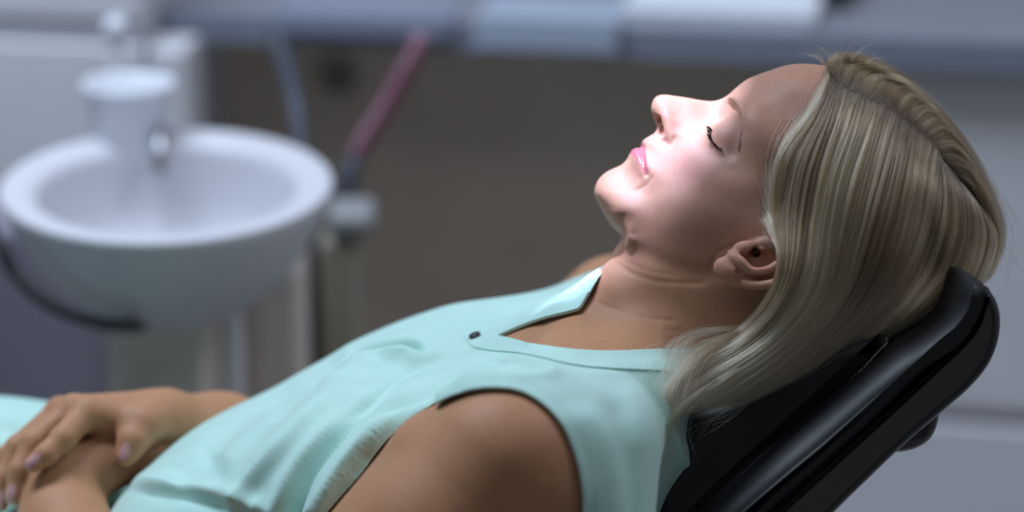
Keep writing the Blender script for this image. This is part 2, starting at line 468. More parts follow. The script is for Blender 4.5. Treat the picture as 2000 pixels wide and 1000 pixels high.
# forearms and hands (the far hand lies over the near wrist)
wf = cam(322, 826, -0.118)
body.chain([ELB_F, cam(430, 862, -0.15), wf], [0.036, 0.034, 0.0225], 0.012)
kn = [cam(168, 806, -0.086), cam(143, 800, -0.100), cam(118, 803, -0.117), cam(104, 818, -0.134)]
for q, kp in enumerate(kn): body.cone(wf, kp, 0.019 - 0.001 * q, 0.0112 - 0.0004 * q, 0.012)
FING = [([kn[0], cam(124, 856, -0.064), cam(90, 888, -0.055), cam(64, 906, -0.052)], [0.0102, 0.0088, 0.0076, 0.0062]),
        ([kn[1], cam(64, 866, -0.080), cam(38, 920, -0.070), cam(25, 970, -0.065)], [0.0102, 0.0088, 0.0076, 0.0062]),
        ([kn[2], cam(34, 874, -0.100), cam(8, 936, -0.090), cam(0, 985, -0.085)], [0.0096, 0.0082, 0.0072, 0.0058]),
        ([kn[3], cam(14, 890, -0.122), cam(-16, 945, -0.118), cam(-24, 985, -0.115)], [0.0086, 0.0072, 0.0062, 0.0052])]
fing_fields = []
for pts, rad in FING: body.chain(pts, rad, 0.0045)
THUMB = [cam(305, 822, -0.104), cam(280, 832, -0.088), cam(260, 862, -0.077), cam(247, 890, -0.072)]
body.chain(THUMB, [0.0165, 0.0125, 0.0105, 0.0082], 0.006)
body.cone(cam(285, 826, -0.09), cam(190, 812, -0.09), 0.010, 0.008, 0.012)      # web between thumb and index
wn = cam(118, 957, -0.086)
nh = Field(BX[BX < 0.02], BY[BY < -0.04], BZ[BZ < 0.25])
nh.chain([ELB_N, cam(215, 1230, 0.03), cam(126, 1030, -0.062), wn], [0.036, 0.040, 0.0305, 0.027], 0.012)
nh.chain([wn, cam(126, 930, -0.090), cam(205, 898, -0.100), cam(300, 884, -0.112)], [0.0265, 0.0225, 0.0165, 0.013], 0.014)
nh.chain([cam(130, 945, -0.082), cam(205, 908, -0.094), cam(300, 892, -0.104), cam(380, 880, -0.115)], [0.02, 0.0145, 0.0105, 0.009], 0.012)
nh.chain([cam(300, 878, -0.118), cam(390, 868, -0.13)], [0.0105, 0.009], 0.008)
s_ = (slice(0, nh.F.shape[0]), slice(0, nh.F.shape[1]), slice(0, nh.F.shape[2]))
body.union(s_, nh.F, 0.0015); del nh
# head and neck
s_, X_, Y_, Z_ = body.box((HU[2], HV[2], -0.095), (HU[-3], HV[-3], 0.105))
iu = np.clip((X_[:, 0, 0] - HU[0]) / HH, 0, len(HU) - 2); jv = np.clip((Y_[0, :, 0] - HV[0]) / HH, 0, len(HV) - 2)
def samp(M):
    i0, j0 = iu.astype(int), jv.astype(int); a, b = (iu - i0)[:, None], (jv - j0)[None, :]
    return (M[np.ix_(i0, j0)] * (1 - a) * (1 - b) + M[np.ix_(i0 + 1, j0)] * a * (1 - b) + M[np.ix_(i0, j0 + 1)] * (1 - a) * b + M[np.ix_(i0 + 1, j0 + 1)] * a * b)
gx, gy = np.gradient(blur2(HQ, 1.0), HH)
q2 = samp(HQ)[:, :, None].astype(np.float32); g2 = samp(np.hypot(gx, gy))[:, :, None].astype(np.float32)
fh = (Z_ * Z_ - q2) / np.sqrt(g2 ** 2 + 4 * Z_ ** 2 + 4e-6)
body.union(s_, np.clip(fh, -0.05, 0.05).astype(np.float32), 0.016)
# eyeballs under the closed lids
HF = np.array([-0.59, 0.81, 0.0]); HUP = np.array([0.81, 0.59, 0.0]); HL = np.array([0, 0, 1.0])
for sgn in (1, -1):
    e = cam(1425, 274, 0.0300); e[2] *= sgn
    body.ell(e, np.eye(3), (0.0135, 0.0135, 0.0142), 0.010)
    # nostrils
    a2 = cam(1286, 236, 0.0085); b2 = cam(1299, 231, 0.0075); a2[2] *= sgn; b2[2] *= sgn
    body.cone(a2, b2, 0.0040, 0.002, 0.0008, cut=True)
    a2 = cam(1291, 252, 0.0095); b2 = cam(1302, 246, 0.0085); a2[2] *= sgn; b2[2] *= sgn
    body.cone(a2, b2, 0.0032, 0.002, 0.0008, cut=True)
# ears
def ear(sgn):
    def E(px, py, w):
        p = cam(px, py, w / 1000.0); p[2] *= sgn; return p
    def ch(pts, rad, k=0.0022): body.chain([E(*p) for p in catmull(pts, 4)], np.interp(np.linspace(0, 1, (len(pts) - 1) * 4 + 1), np.linspace(0, 1, len(rad)), np.array(rad) / 1000.0), k)
    body.ell(E(1478, 516, 68), np.eye(3), (0.023, 0.0130, 0.010), 0.006)
    body.ell(E(1482, 523, 75), np.eye(3), (0.026, 0.0118, 0.0042), 0.004)
    ch([(1411,521,72.5),(1426,530,74.5),(1440,536,76)], [5.2, 5.0, 4.0], 0.004)                 # lobe
    body.ell(E(1476, 507, 82), np.eye(3), (0.0150, 0.0078, 0.0125), 0.0015, cut=True)             # concha
    body.ell(E(1446, 499, 79), np.eye(3), (0.0068, 0.0042, 0.0070), 0.0015, cut=True)             # notch
    body.ell(E(1510, 502, 81), np.eye(3), (0.0085, 0.0090, 0.0075), 0.0015, cut=True)
    for p, q in zip([(1446,530),(1464,540),(1490,543)], [(1464,540),(1490,543),(1518,536)]):      # furrow inside the rim
        body.cone(E(p[0], p[1], 82.5), E(q[0], q[1], 85.0), 0.0030, 0.0032, 0.001, cut=True)
    ch([(1430,546,75.5),(1446,552,77.5),(1470,557,80.5),(1492,557,83),(1514,552,84.5),(1537,535,85),(1546,508,83),(1536,484,79),(1512,474,74)], [3.0, 2.7, 2.5, 2.4, 2.4, 2.4, 2.4], 0.0018)
    ch([(1428,493,73.5),(1434,503,77),(1446,511,79.5),(1456,520,80.5),(1466,528,81),(1484,530,81.5),(1504,526,81),(1522,515,80)], [2.0, 3.2, 2.8, 2.2, 2.0, 2.0, 2.2, 2.6], 0.0018)
    ch([(1442,486,70.5),(1456,485.5,73.5),(1468,482,73)], [3.4, 4.0, 3.0], 0.0025)                # tragus
    ch([(1482,477,70),(1504,473,71.5)], [3.2, 2.5], 0.003)
    body.cone(E(1470, 494, 74), E(1480, 491, 64), 0.0040, 0.003, 0.0012, cut=True)
ear(1); ear(-1)
bV, bF = body.mesh()

# ------------------------------------------------------------------ body mesh, skin colour
px_, py_ = to_px(bV)
base = np.array([0.47, 0.238, 0.126])
Cs = np.tile(base, (len(bV), 1))
def blend(mask, c):
    global Cs
    Cs = Cs * (1 - mask[:, None]) + np.array(c)[None] * mask[:, None]
sst = lambda x, a, b: (lambda t: t * t * (3 - 2 * t))(np.clip((x - a) / (b - a), 0, 1))
# pixel position of the mirrored near side, so both halves of the face are coloured alike
mir = bV.copy(); mir[:, 2] = np.abs(mir[:, 2]); mx_, my_ = to_px(mir)
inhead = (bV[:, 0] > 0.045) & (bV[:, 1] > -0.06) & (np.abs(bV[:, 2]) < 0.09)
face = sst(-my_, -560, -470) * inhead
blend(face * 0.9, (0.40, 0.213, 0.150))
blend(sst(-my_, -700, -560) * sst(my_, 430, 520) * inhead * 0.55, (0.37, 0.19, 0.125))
blush = np.exp(-0.5 * (((mx_ - 1345) / 42) ** 2 + ((my_ - 325) / 34) ** 2)) * inhead
blend(blush * 0.3, (0.42, 0.18, 0.18))
lips = poly_sd(mx_, my_, catmull([(1250,275),(1258,279),(1262,300),(1264,325),(1263,343),(1256,335),(1248,321),(1241,308),(1231,300),(1226,292),(1240,283)], 5, closed=True), 20)
lipm = sst(lips, -1.5, 1.5) * inhead * (np.abs(bV[:, 2]) < 0.032)
blend(lipm * 0.9, (0.44, 0.115, 0.14))
eye_s = np.exp(-0.5 * (((mx_ - 1430) / 20) ** 2 + ((my_ - 265) / 30) ** 2)) * inhead
blend(eye_s * 0.35, (0.45, 0.25, 0.22))
scalp = poly_sd(mx_, my_, [(1616,120),(1596,190),(1550,262),(1520,340),(1515,420),(1525,470),(1560,600),(1640,720),(2000,600),(1960,80)], 40)
blend(sst(scalp, -10, 14) * inhead * 0.85, (0.12, 0.082, 0.06))
ear_r = np.exp(-0.5 * (((mx_ - 1475) / 45) ** 2 + ((my_ - 520) / 26) ** 2)) * (np.abs(bV[:, 2]) > 0.066)
blend(ear_r * 0.5 * inhead, (0.60, 0.30, 0.22))
def nail(p, q, r, w=0.0037):
    """pink nail plate: points near the segment p-q on the viewer's side"""
    ba = q - p; h = np.clip(((bV - p) @ ba) / (ba @ ba), 0, 1)
    dd = np.linalg.norm(bV - p - h[:, None] * ba, axis=1)
    return sst(-dd, -w, -w * 0.7)
nd = np.array([-0.1, 0.25, 1.0]); nd /= np.linalg.norm(nd)
for tip, prev, r in ((FING[0][0][3], FING[0][0][2], .0064), (FING[1][0][3], FING[1][0][2], .0064), (FING[2][0][3], FING[2][0][2], .006), (THUMB[3], THUMB[2], .0084)):
    d_ = (tip - prev) / np.linalg.norm(tip - prev)
    blend(nail(tip - d_ * 0.005 + nd * r, tip + d_ * 0.003 + nd * r * 0.8, r) * 0.8, (0.66, 0.38, 0.41))
bW = to_world(bV)
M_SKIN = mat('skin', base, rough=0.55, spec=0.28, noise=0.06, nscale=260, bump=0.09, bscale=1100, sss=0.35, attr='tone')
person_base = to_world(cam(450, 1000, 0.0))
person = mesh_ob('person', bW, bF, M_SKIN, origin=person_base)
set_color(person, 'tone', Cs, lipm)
nt_ = M_SKIN.node_tree; at_ = [n for n in nt_.nodes if n.type == 'ATTRIBUTE'][0]
mr_ = nt_.nodes.new('ShaderNodeMapRange'); mr_.inputs['To Min'].default_value = 0.55; mr_.inputs['To Max'].default_value = 0.20
nt_.links.new(at_.outputs['Alpha'], mr_.inputs['Value']); nt_.links.new(mr_.outputs['Result'], nt_.nodes['Principled BSDF'].inputs['Roughness'])
tag(person, 'woman in sleeveless mint blouse lying back in black chair, eyes closed, hands folded', 'person')
# ------------------------------------------------------------------ blouse and lap
def field_at(fl, P):
    idx, fr = [], []
    for q in range(3):
        a = fl.ax[q]; i = np.clip(np.searchsorted(a, P[:, q]) - 1, 0, len(a) - 2)
        idx.append(i); fr.append(np.clip((P[:, q] - a[i]) / (a[i + 1] - a[i]), 0, 1))
    out = 0
    for a in (0, 1):
        for b in (0, 1):
            for c in (0, 1):
                w = (fr[0] if a else 1 - fr[0]) * (fr[1] if b else 1 - fr[1]) * (fr[2] if c else 1 - fr[2])
                out = out + w * fl.F[idx[0] + a, idx[1] + b, idx[2] + c]
    return out

def subdivided(V, F, levels, smooth_it=4):
    o = mesh_ob('tmp', V, F)
    if smooth_it:
        s = o.modifiers.new('s', 'SMOOTH'); s.iterations = smooth_it; s.factor = 0.5
    m = o.modifiers.new('m', 'SUBSURF'); m.levels = levels; m.render_levels = levels
    dg = bpy.context.evaluated_depsgraph_get(); ev = o.evaluated_get(dg); me = ev.to_mesh()
    V2 = np.empty(len(me.vertices) * 3, dtype=np.float32); me.vertices.foreach_get('co', V2)
    F2 = np.empty(len(me.loops), dtype=np.int32); me.loops.foreach_get('vertex_index', F2)
    ev.to_mesh_clear(); d = o.data; bpy.data.objects.remove(o); bpy.data.meshes.remove(d)
    return V2.reshape(-1, 3).astype(np.float64), F2.reshape(-1, 4)

def clip(V, T, g, extra):
    """keep the part of a triangle mesh where g > 0, with a clean edge; extra = per-vertex arrays carried along"""
    s = g[T] > 0; n = s.sum(1)
    keep = [T[n == 3]]
    newV, newE = [V], [[e] for e in extra]
    off = len(V)
    def cutpt(a, b):
        t = (g[a] / (g[a] - g[b]))[:, None]
        return V[a] + t * (V[b] - V[a]), [e[a] + t * (e[b] - e[a]) if e.ndim > 1 else e[a] + t[:, 0] * (e[b] - e[a]) for e in extra]
    for cnt in (1, 2):
        Q = T[n == cnt]; sq = s[n == cnt]
        if not len(Q): continue
        k = np.argmax(sq, 1) if cnt == 1 else np.argmin(sq, 1)
        r = np.arange(len(Q)); A, B, C = Q[r, k], Q[r, (k + 1) % 3], Q[r, (k + 2) % 3]
        p1, e1 = cutpt(A, B); p2, e2 = cutpt(A, C)
        i1 = off + np.arange(len(Q)); i2 = i1 + len(Q); off += 2 * len(Q)
        newV += [p1, p2]
        for q in range(len(extra)): newE[q] += [e1[q], e2[q]]
        if cnt == 1: keep.append(np.stack([A, i1, i2], 1))
        else: keep += [np.stack([i1, B, C], 1), np.stack([i1, C, i2], 1)]
    V = np.vstack(newV); extra = [np.concatenate(e) for e in newE]; T = np.vstack(keep)
    # weld the doubled cut points
    key = np.round(V * 2e5).astype(np.int64); _, first, inv = np.unique(key, axis=0, return_index=True, return_inverse=True)
    inv = inv.ravel(); T = inv[T]; V = V[first]; extra = [e[first] for e in extra]
    T = T[(T[:, 0] != T[:, 1]) & (T[:, 1] != T[:, 2]) & (T[:, 0] != T[:, 2])]
    used = np.unique(T); re = np.full(len(V), -1); re[used] = np.arange(len(used))
    return V[used], re[T], [e[used] for e in extra]

g_ = 0.0031
sh = Field(np.arange(-0.40, 0.20, g_), np.arange(-0.36, 0.03, g_), np.arange(-0.27, 0.27, g_))
add_torso(sh, 0.007, 0.0)
sh.cone(cam(935, 708, -0.085), cam(1150, 654, -0.140), 0.036, 0.026, 0.04)
for sg, tt, nn, ll in ((1, -0.160, -0.012, 0.078), (-1, -0.150, -0.016, -0.080)):
    sh.ell(torso_pt(tt, ll, nn), np.array([T_AX, T_LA, T_FR]), (0.074, 0.066, 0.050), 0.035)
sh.ell(torso_pt(-0.26, 0.0, 0.004), np.array([T_AX, T_LA, T_FR]), (0.10, 0.11, 0.036), 0.04)
sh.cone(cam(1235, 728, 0.03), SH_N + np.array([0.018, 0.0, -0.035]), 0.043, 0.050, 0.03)
sh.cone(cam(1290, 645, -0.03), cam(1222, 628, -0.150), 0.042, 0.033, 0.03)
sh.cone(cam(1115, 680, -0.02), cam(1175, 645, -0.130), 0.020, 0.026, 0.04)
sh.cone(SH_N, SH_N + (ELB_N - SH_N) * 0.12, 0.055, 0.059, 0.03)
sh.cone(cam(1160, 890, 0.130), cam(1135, 1080, 0.130), 0.036, 0.045, 0.04)
sh.cone(cam(1118, 660, 0.012), cam(1030, 800, 0.135), 0.018, 0.02, 0.04)
sV, sF = sh.mesh(); del sh
sV, sF = subdivided(sV, sF, 1, 6)
NECK = catmull([(972,657),(1010,665),(1050,674.5),(1100,682),(1150,686),(1200,687),(1260,684.5),(1325,683),(1420,690)], 5).tolist() + \
       [(1480,640),(1620,560),(1620,300),(1100,300),(1100,480),(1214,497),(1226,560)] + catmull([(1160,594),(1120,607),(1060,622),(1015,638),(972,657)], 5).tolist()[:-1]
ARM_N = catmull([(540,1120),(640,1000),(700,930),(758,857),(810,815),(860,781),(910,763),(960,757),(1010,762),(1050,781),(1085,812),(1110,850),(1128,900),(1137,950),(1139,1000),(1130,1120)], 5).tolist()
ARM_F = [(1078,562),(1095,554),(1130,541),(1190,517),(1300,480),(1300,380),(1060,380),(1062,545)]
# keep the cloth clear of the skin, except inside the arm holes
X, Y = to_px(sV)
armN = poly_sd(X, Y, ARM_N, 60); sideL = (sV - NOTCH) @ T_LA
farD = np.linalg.norm(sV - SH_F, axis=1) - 0.067
ok_ = np.where(sideL > 0.05, np.clip((8 - armN) / 8, 0, 1), 1.0) * np.clip(farD / 0.004 + 1, 0, 1) * (sV[:, 0] > -0.18)
for _ in range(3):
    N = vnormals(sV, sF); f = field_at(body, sV)
    sV = sV + N * (np.clip(0.0045 - f, 0, 0.006) * ok_)[:, None]
N = vnormals(sV, sF); X, Y = to_px(sV)
L_ = (sV - NOTCH) @ T_LA; T_ = (sV - NOTCH) @ T_AX; N_ = (sV - NOTCH) @ T_FR
def cuts():
    X, Y = to_px(sV)
    gN = np.where(N_ > -0.11, -poly_sd(X, Y, NECK, 60), 60.0)
    NKR = [(1122,612),(1136,598),(1152,570),(1164,547),(1180,524),(1195,504),(1209,482),(1220,440),(1700,440),(1700,690),(1330,684),(1200,680)]
    gN = np.minimum(gN, np.where((N_ > -0.13) & (sV[:, 2] > -0.012), -poly_sd(X, Y, NKR, 60), 60.0))
    gA = np.where(L_ > 0.05, -poly_sd(X, Y, ARM_N, 60), 60.0)
    gF = (np.linalg.norm(sV - SH_F, axis=1) - 0.067) * 2900
    return gN, gA, gF
gN, gA, gF = cuts()
gT = (T_ + 0.425) * 2900
# hems lie close to the skin
fb = field_at(body, sV)
wc = np.clip(1 - np.abs(poly_sd(X, Y, NECK, 60)) / 45.0, 0, 1) * (N_ > -0.11); wa = np.clip(1 - np.abs(poly_sd(X, Y, ARM_N, 60)) / 26.0, 0, 1) * (L_ > 0.05)
wc = wc * wc * (3 - 2 * wc)
sV = sV - N * (np.clip(fb - 0.0018, 0, 0.02) * np.maximum(wc, wa * 0.7) * (fb < 0.045))[:, None]
N = vnormals(sV, sF)
front = np.clip((N[:, 2] + 0.15) / 0.3, 0, 1)
disp = np.zeros(len(sV))
# folds: pixel polyline, millimetres, sigma px on the two sides (left of the line / right of the line)
SFOLD = [
    ([(915,672),(892,679),(815,702),(740,730),(640,790),(556,874),(492,944),(464,1000)], 3.0, 10, 22),
    ([(905,684),(840,708),(780,738),(700,790),(664,820)], -1.6, 3.5, 3.5),
    ([(880,764),(830,772),(780,778),(740,788),(692,818),(648,860),(600,922),(574,990),(570,1000)], -3.6, 9, 12),
    ([(985,728),(920,740),(860,768),(810,800),(764,842)], 2.2, 9, 10),
    ([(770,800),(724,846),(680,898),(645,950),(620,1000)], 2.6, 14, 14),
    ([(735,862),(700,905),(670,950),(645,1000)], -1.8, 9, 9),
    ([(690,800),(620,860),(570,925),(535,1000)], 1.6, 10, 12),
    ([(845,692),(800,694),(740,702),(680,713)], -5.0, 4.5, 8),
    ([(840,702),(780,706),(720,716),(660,732)], 2.0, 8, 6),
    ([(860,664),(780,670),(720,680),(640,716)], 1.6, 14, 14),
    ([(760,726),(690,742),(620,776)], 1.2, 10, 14),
    ([(232,956),(300,962),(380,974),(470,1000)], -2.0, 7, 10),
    ([(240,944),(320,948),(420,964),(500,992)], 2.0, 14, 12),
    ([(1098,783),(1138,810),(1170,850),(1190,900),(1202,960),(1206,1000)], 0.9, 18, 24),
    ([(1178,760),(1200,792),(1222,850),(1234,920),(1238,1000)], -0.7, 18, 18),
    ([(1200,745),(1232,780),(1250,830),(1258,900)], 0.5, 16, 14),
    ([(935,712),(990,716),(1050,714),(1092,706)], -1.8, 10, 9),
    ([(930,728),(990,730),(1060,724),(1110,728)], 1.0, 12, 10),
    ([(600,740),(520,790),(440,850),(380,915)], -1.4, 20, 20), ([(560,800),(480,860),(420,930)], 1.6, 16, 18), ([(430,880),(370,925),(330,950)], -1.6, 18, 16),
]
def side_dist(X, Y, pl):
    best = np.full(X.shape, 1e18); sign = np.ones(X.shape)
    for (ax, ay), (bx, by) in zip(pl[:-1], pl[1:]):
        dx, dy = bx - ax, by - ay
        h = np.clip(((X - ax) * dx + (Y - ay) * dy) / (dx * dx + dy * dy + 1e-12), 0, 1)
        d2 = (X - ax - h * dx) ** 2 + (Y - ay - h * dy) ** 2
        m = d2 < best; best = np.where(m, d2, best); sign = np.where(m, np.sign((X - ax) * dy - (Y - ay) * dx), sign)
    return np.sqrt(best), sign
def along(X, Y, pl):
    a, b = np.array(pl[0]), np.array(pl[-1]); L = np.linalg.norm(b - a)
    return ((X - a[0]) * (b - a)[0] + (Y - a[1]) * (b - a)[1]) / L / L
XA, YA = X, Y
for pts, amp, s1, s2 in SFOLD:
    pl = catmull(pts, 5); pad = 3.2 * max(s1, s2)
    near = np.flatnonzero((front > 0) & (XA > pl[:, 0].min() - pad) & (XA < pl[:, 0].max() + pad) & (YA > pl[:, 1].min() - pad) & (YA < pl[:, 1].max() + pad))
    X, Y = XA[near], YA[near]; dd, sg = side_dist(X, Y, pl)
    tt = along(X, Y, pl); fade = np.clip(tt / 0.25, 0, 1) * np.clip((1 - tt) / 0.25 + (pl[-1, 1] > 985), 0, 1); fade = fade * fade * (3 - 2 * fade)
    sig = np.where(sg > 0, s1, s2)
    disp[near] += amp * 0.0030 * np.exp(-0.5 * (dd / sig) ** 2) * fade
X, Y = XA, YA
# stand collar band round the neck and the tab with the button, hems at the arm holes
SEAM = catmull([(905,655),(913,668),(928,680),(960,686),(1010,690),(1060,700),(1100,710),(1150,718),(1220,723),(1300,726),(1420,735)], 5).tolist()
BAND = SEAM + [(1480,640),(1500,560),(1190,545)] + catmull([(1120,588),(1060,600),(1000,618),(950,632),(915,642)], 5).tolist()
bd = poly_sd(X, Y, BAND, 60)
hem = np.where(L_ > 0.05, -poly_sd(X, Y, ARM_N, 60), 99.0)
bd = np.where(N_ > -0.11, bd, -60.0)
disp *= front
sV = sV + N * disp[:, None]
E_ = np.vstack([sF[:, [0, 1]], sF[:, [1, 2]], sF[:, [2, 3]], sF[:, [3, 0]]])
cnt_ = np.bincount(E_[:, 0], minlength=len(sV))
for it_ in range(12):      # relax the folds a little, and the cloth round the arm hole and neck more
    wgt_ = 0.5 * (cnt_ > 2) * (1.0 if it_ < 2 else np.clip(np.maximum(wa, wc * 0.6) * 2, 0, 1))
    A_ = np.stack([np.bincount(E_[:, 0], weights=sV[E_[:, 1], c], minlength=len(sV)) for c in range(3)], 1) / np.maximum(cnt_, 1)[:, None]
    sV = sV + (A_ - sV) * wgt_[:, None]
gN, gA, gF = cuts(); XA, YA = to_px(sV)
hem = np.where(L_ > 0.05, -poly_sd(XA, YA, ARM_N, 60), 99.0)
bd = np.where(N_ > -0.11, poly_sd(XA, YA, BAND, 60), -60.0)
sT = np.vstack([sF[:, [0, 1, 2]], sF[:, [0, 2, 3]]])
g2_ = np.minimum(np.minimum(gN, gT), gF)
Nw = vnormals(sV, sF)
cV, cT, (cg, cn) = clip(sV, sT, np.minimum(bd, gN), [gA, Nw])            # doubled cloth of the stand collar and its tab
hV, hT, (hg, hn, hgn) = clip(sV, sT, np.minimum(np.minimum(gA, 12.5 - hem), XA - 905), [gN, Nw, gT])   # turned hem of the arm hole
sV, sT, (gA2,) = clip(sV, sT, g2_, [gA])
sV, sT, _ = clip(sV, sT, gA2, [gA2])
M_CLOTH = mat('mint_chiffon', (0.50, 0.77, 0.69), rough=0.72, spec=0.25, noise=0.04, nscale=55, bump=0.12, bscale=1500, sheen=0.35)
blouse = mesh_ob('blouse', to_world(sV), sT, M_CLOTH, parent=person, origin=person_base)
so = blouse.modifiers.new('thickness', 'SOLIDIFY'); so.thickness = 0.0011; so.offset = -1
tag(blouse, 'sleeveless mint green chiffon blouse with small stand collar')
for nm, V_, T__, n__, h_ in (('collar', cV, cT, cn, 0.0012), ('armhole_hem', hV, hT, hn, 0.0007)):
    q_ = mesh_ob(nm, to_world(V_ + n__ * h_), T__, M_CLOTH, parent=blouse, origin=person_base)
    m_ = q_.modifiers.new('thickness', 'SOLIDIFY'); m_.thickness = 0.0011 if nm == 'collar' else 0.0007; m_.offset = -1
# button on the collar tab
def disc_ob(name, c, nrm, prof, m, parent, seg=24):
    """turned shape: prof = (radius, height) along nrm"""
    nrm = np.asarray(nrm) / np.linalg.norm(nrm); t1 = np.cross(nrm, [0.3, 0.8, 0.5]); t1 /= np.linalg.norm(t1); t2 = np.cross(nrm, t1)
    V, F = [], []
    for r, h in prof:
        for q in range(seg):
            a = 2 * math.pi * q / seg; V.append(c + nrm * h + (t1 * math.cos(a) + t2 * math.sin(a)) * r)
    for i in range(len(prof) - 1):
        for q in range(seg): F.append((i * seg + q, i * seg + (q + 1) % seg, (i + 1) * seg + (q + 1) % seg, (i + 1) * seg + q))
    F.append(tuple(range(seg - 1, -1, -1))); F.append(tuple((len(prof) - 1) * seg + q for q in range(seg)))
    return mesh_ob(name, V, F, m, parent=parent, origin=c)
Xs, Ys = to_px(sV); Ns = vnormals(sV, sT)
kb = np.argmax(np.where(np.hypot(Xs - 929, Ys - 656) < 4.5, sV[:, 2], -9))
bc, bn = to_world(sV[kb] + Ns[kb] * 0.0011), to_world(sV[kb] + Ns[kb]) - to_world(sV[kb])
M_BUTTON = mat('dark_button', (0.02, 0.02, 0.022), rough=0.25, spec=0.6)
btn = disc_ob('button', bc, bn, [(0.0035, 0.0), (0.0042, 0.0008), (0.0042, 0.0018), (0.0036, 0.0024), (0.0028, 0.0020), (0.0008, 0.0019)], M_BUTTON, blouse)
# lap: the lower garment over the thighs
lp = Field(np.arange(-0.62, 0.0, 0.005), np.arange(-0.46, -0.06, 0.005), np.arange(-0.36, 0.24, 0.005))
lp.chain([torso_pt(-0.40, -0.09, -0.10), cam(90, 1014, -0.205), cam(-60, 1006, -0.215), cam(-420, 990, -0.25)], [0.080, 0.076, 0.078, 0.075], 0.04)
lp.chain([torso_pt(-0.40, 0.08, -0.10), cam(-60, 1290, -0.02), cam(-420, 1270, -0.06)], [0.075, 0.075, 0.07], 0.04)
lp.ell(torso_pt(-0.40, 0.0, -0.09), np.array([T_AX, T_LA, T_FR]), (0.08, 0.13, 0.06), 0.05)
lp.cone(cam(120, 1130, -0.12), cam(-300, 1110, -0.15), 0.050, 0.05, 0.05)
lV, lF = lp.mesh(); del lp
lV, lF = subdivided(lV, lF, 1, 6)
Nl = vnormals(lV, lF); Xl, Yl = to_px(lV)
dl = np.zeros(len(lV))
for pts, amp, s1, s2 in [([(-30,830),(40,850),(110,880)], -3, 14, 10), ([(-30,860),(40,880)], 3, 12, 14), ([(0,930),(60,960)], -3, 14, 10), ([(200,985),(300,1010)], 2, 16, 12)]:
    dd, sg = side_dist(Xl, Yl, catmull(pts, 5)); dl += amp * 0.001 * np.exp(-0.5 * (dd / np.where(sg > 0, s1, s2)) ** 2)
lV = lV + Nl * dl[:, None]
skirt = mesh_ob('skirt', to_world(lV), lF, M_CLOTH, parent=person, origin=person_base)
del body
# ------------------------------------------------------------------ hair
def G(px, py, w):
    """hair guide point: negative w = millimetres above the skull, else millimetres towards the viewer"""
    if w < -999: return cam(px, py, (w + 1000) / 1000.0)
    return head_pt(px, py, -w / 1000.0) if w < 0 else cam(px, py, w / 1000.0)
def GF(px, py, w): return cam(px, py, w / 1000.0)
def resample(P, n, k=8):
    C = catmull(P, k); s = np.concatenate([[0], np.cumsum(np.linalg.norm(np.diff(C, axis=0), axis=1))]); s /= s[-1]
    t = np.linspace(0, 1, n); return np.stack([np.interp(t, s, C[:, q]) for q in range(3)], 1)
NEAR = [
 [(1622,138,-2),(1607,176,-3),(1581,222,-3),(1547,262,-3),(1520,302,-4),(1507,350,-5),(1504,410,-6),(1511,456,-11),(1521,505,90),(1503,570,87),(1450,640,79),(1360,698,83),(1297,752,98),(1279,785,101)],
 [(1643,155,-4),(1622,230,-7),(1590,320,-9),(1570,420,-11),(1558,510,92),(1530,590,92),(1470,660,86),(1380,715,89),(1305,772,99),(1284,798,101)],
 [(1695,174,-4),(1672,250,-9),(1640,350,-11),(1620,450,-13),(1603,540,90),(1568,610,90),(1500,680,88),(1400,747,91),(1325,797,98),(1298,810,99)],
 [(1744,202,-4),(1722,280,-10),(1695,380,-12),(1670,480,-13),(1645,560,86),(1600,630,85),(1520,702,85),(1425,766,88),(1335,812,94)],
 [(1780,230,-4),(1765,310,-12),(1745,400,-13),(1720,490,-13),(1685,570,80),(1630,645,79),(1550,716,80),(1455,776,80),(1390,802,78)],
 [(1820,262,-4),(1812,340,-12),(1797,430,-10),(1770,510,-12),(1725,585,71),(1660,655,72),(1580,716,74),(1505,758,76),(1450,782,75)],
 [(1836,304,-5),(1852,370,-9),(1848,450,-11),(1820,530,-12),(1765,602,61),(1700,657,62),(1620,704,66),(1560,736,68),(1530,750,68)],
 [(1864,340,18),(1898,400,32),(1903,470,38),(1874,548,48),(1810,608,50),(1740,650,50),(1660,688,55),(1610,710,56),(1590,718,56)],
 [(1884,362,12),(1932,430,12),(1950,475,16),(1918,552,30),(1850,606,36),(1780,636,38),(1700,667,42),(1650,685,45),(1630,692,45)]]
FAR = [
 [(1622,142,-1),(1616,122,-3),(1640,104,2.1),(1716,126,-1014),(1788,184,-1034),(1850,262,-1055)],
 [(1656,176,-2),(1674,138,-7),(1738,140,3),(1812,198,-1015),(1872,274,-1035),(1914,360,-1050)],
 [(1736,216,-2),(1766,178,-9),(1826,212,4),(1878,276,-1010),(1918,350,-1025),(1946,430,-1035)],
 [(1796,262,-2),(1836,240,12),(1886,296,6),(1924,362,-1002),(1948,430,-1008),(1946,500,-1010)],
 [(1838,308,-1),(1878,312,16),(1918,366,14),(1944,424,11),(1952,470,10),(1926,536,15)],
 [(1866,344,17),(1905,372,17),(1938,425,14),(1953,470,14),(1932,530,20),(1872,592,25)]]
NG = 40
near_g = np.array([resample(np.array([G(*p) for p in g]), NG) for g in NEAR])
far_g = np.array([resample(np.array([G(*p) for p in g]), NG) for g in FAR])
near_d = catmull(near_g.reshape(len(NEAR), -1), 40).reshape(-1, NG, 3)
far_d = catmull(far_g.reshape(len(FAR), -1), 40).reshape(-1, NG, 3)
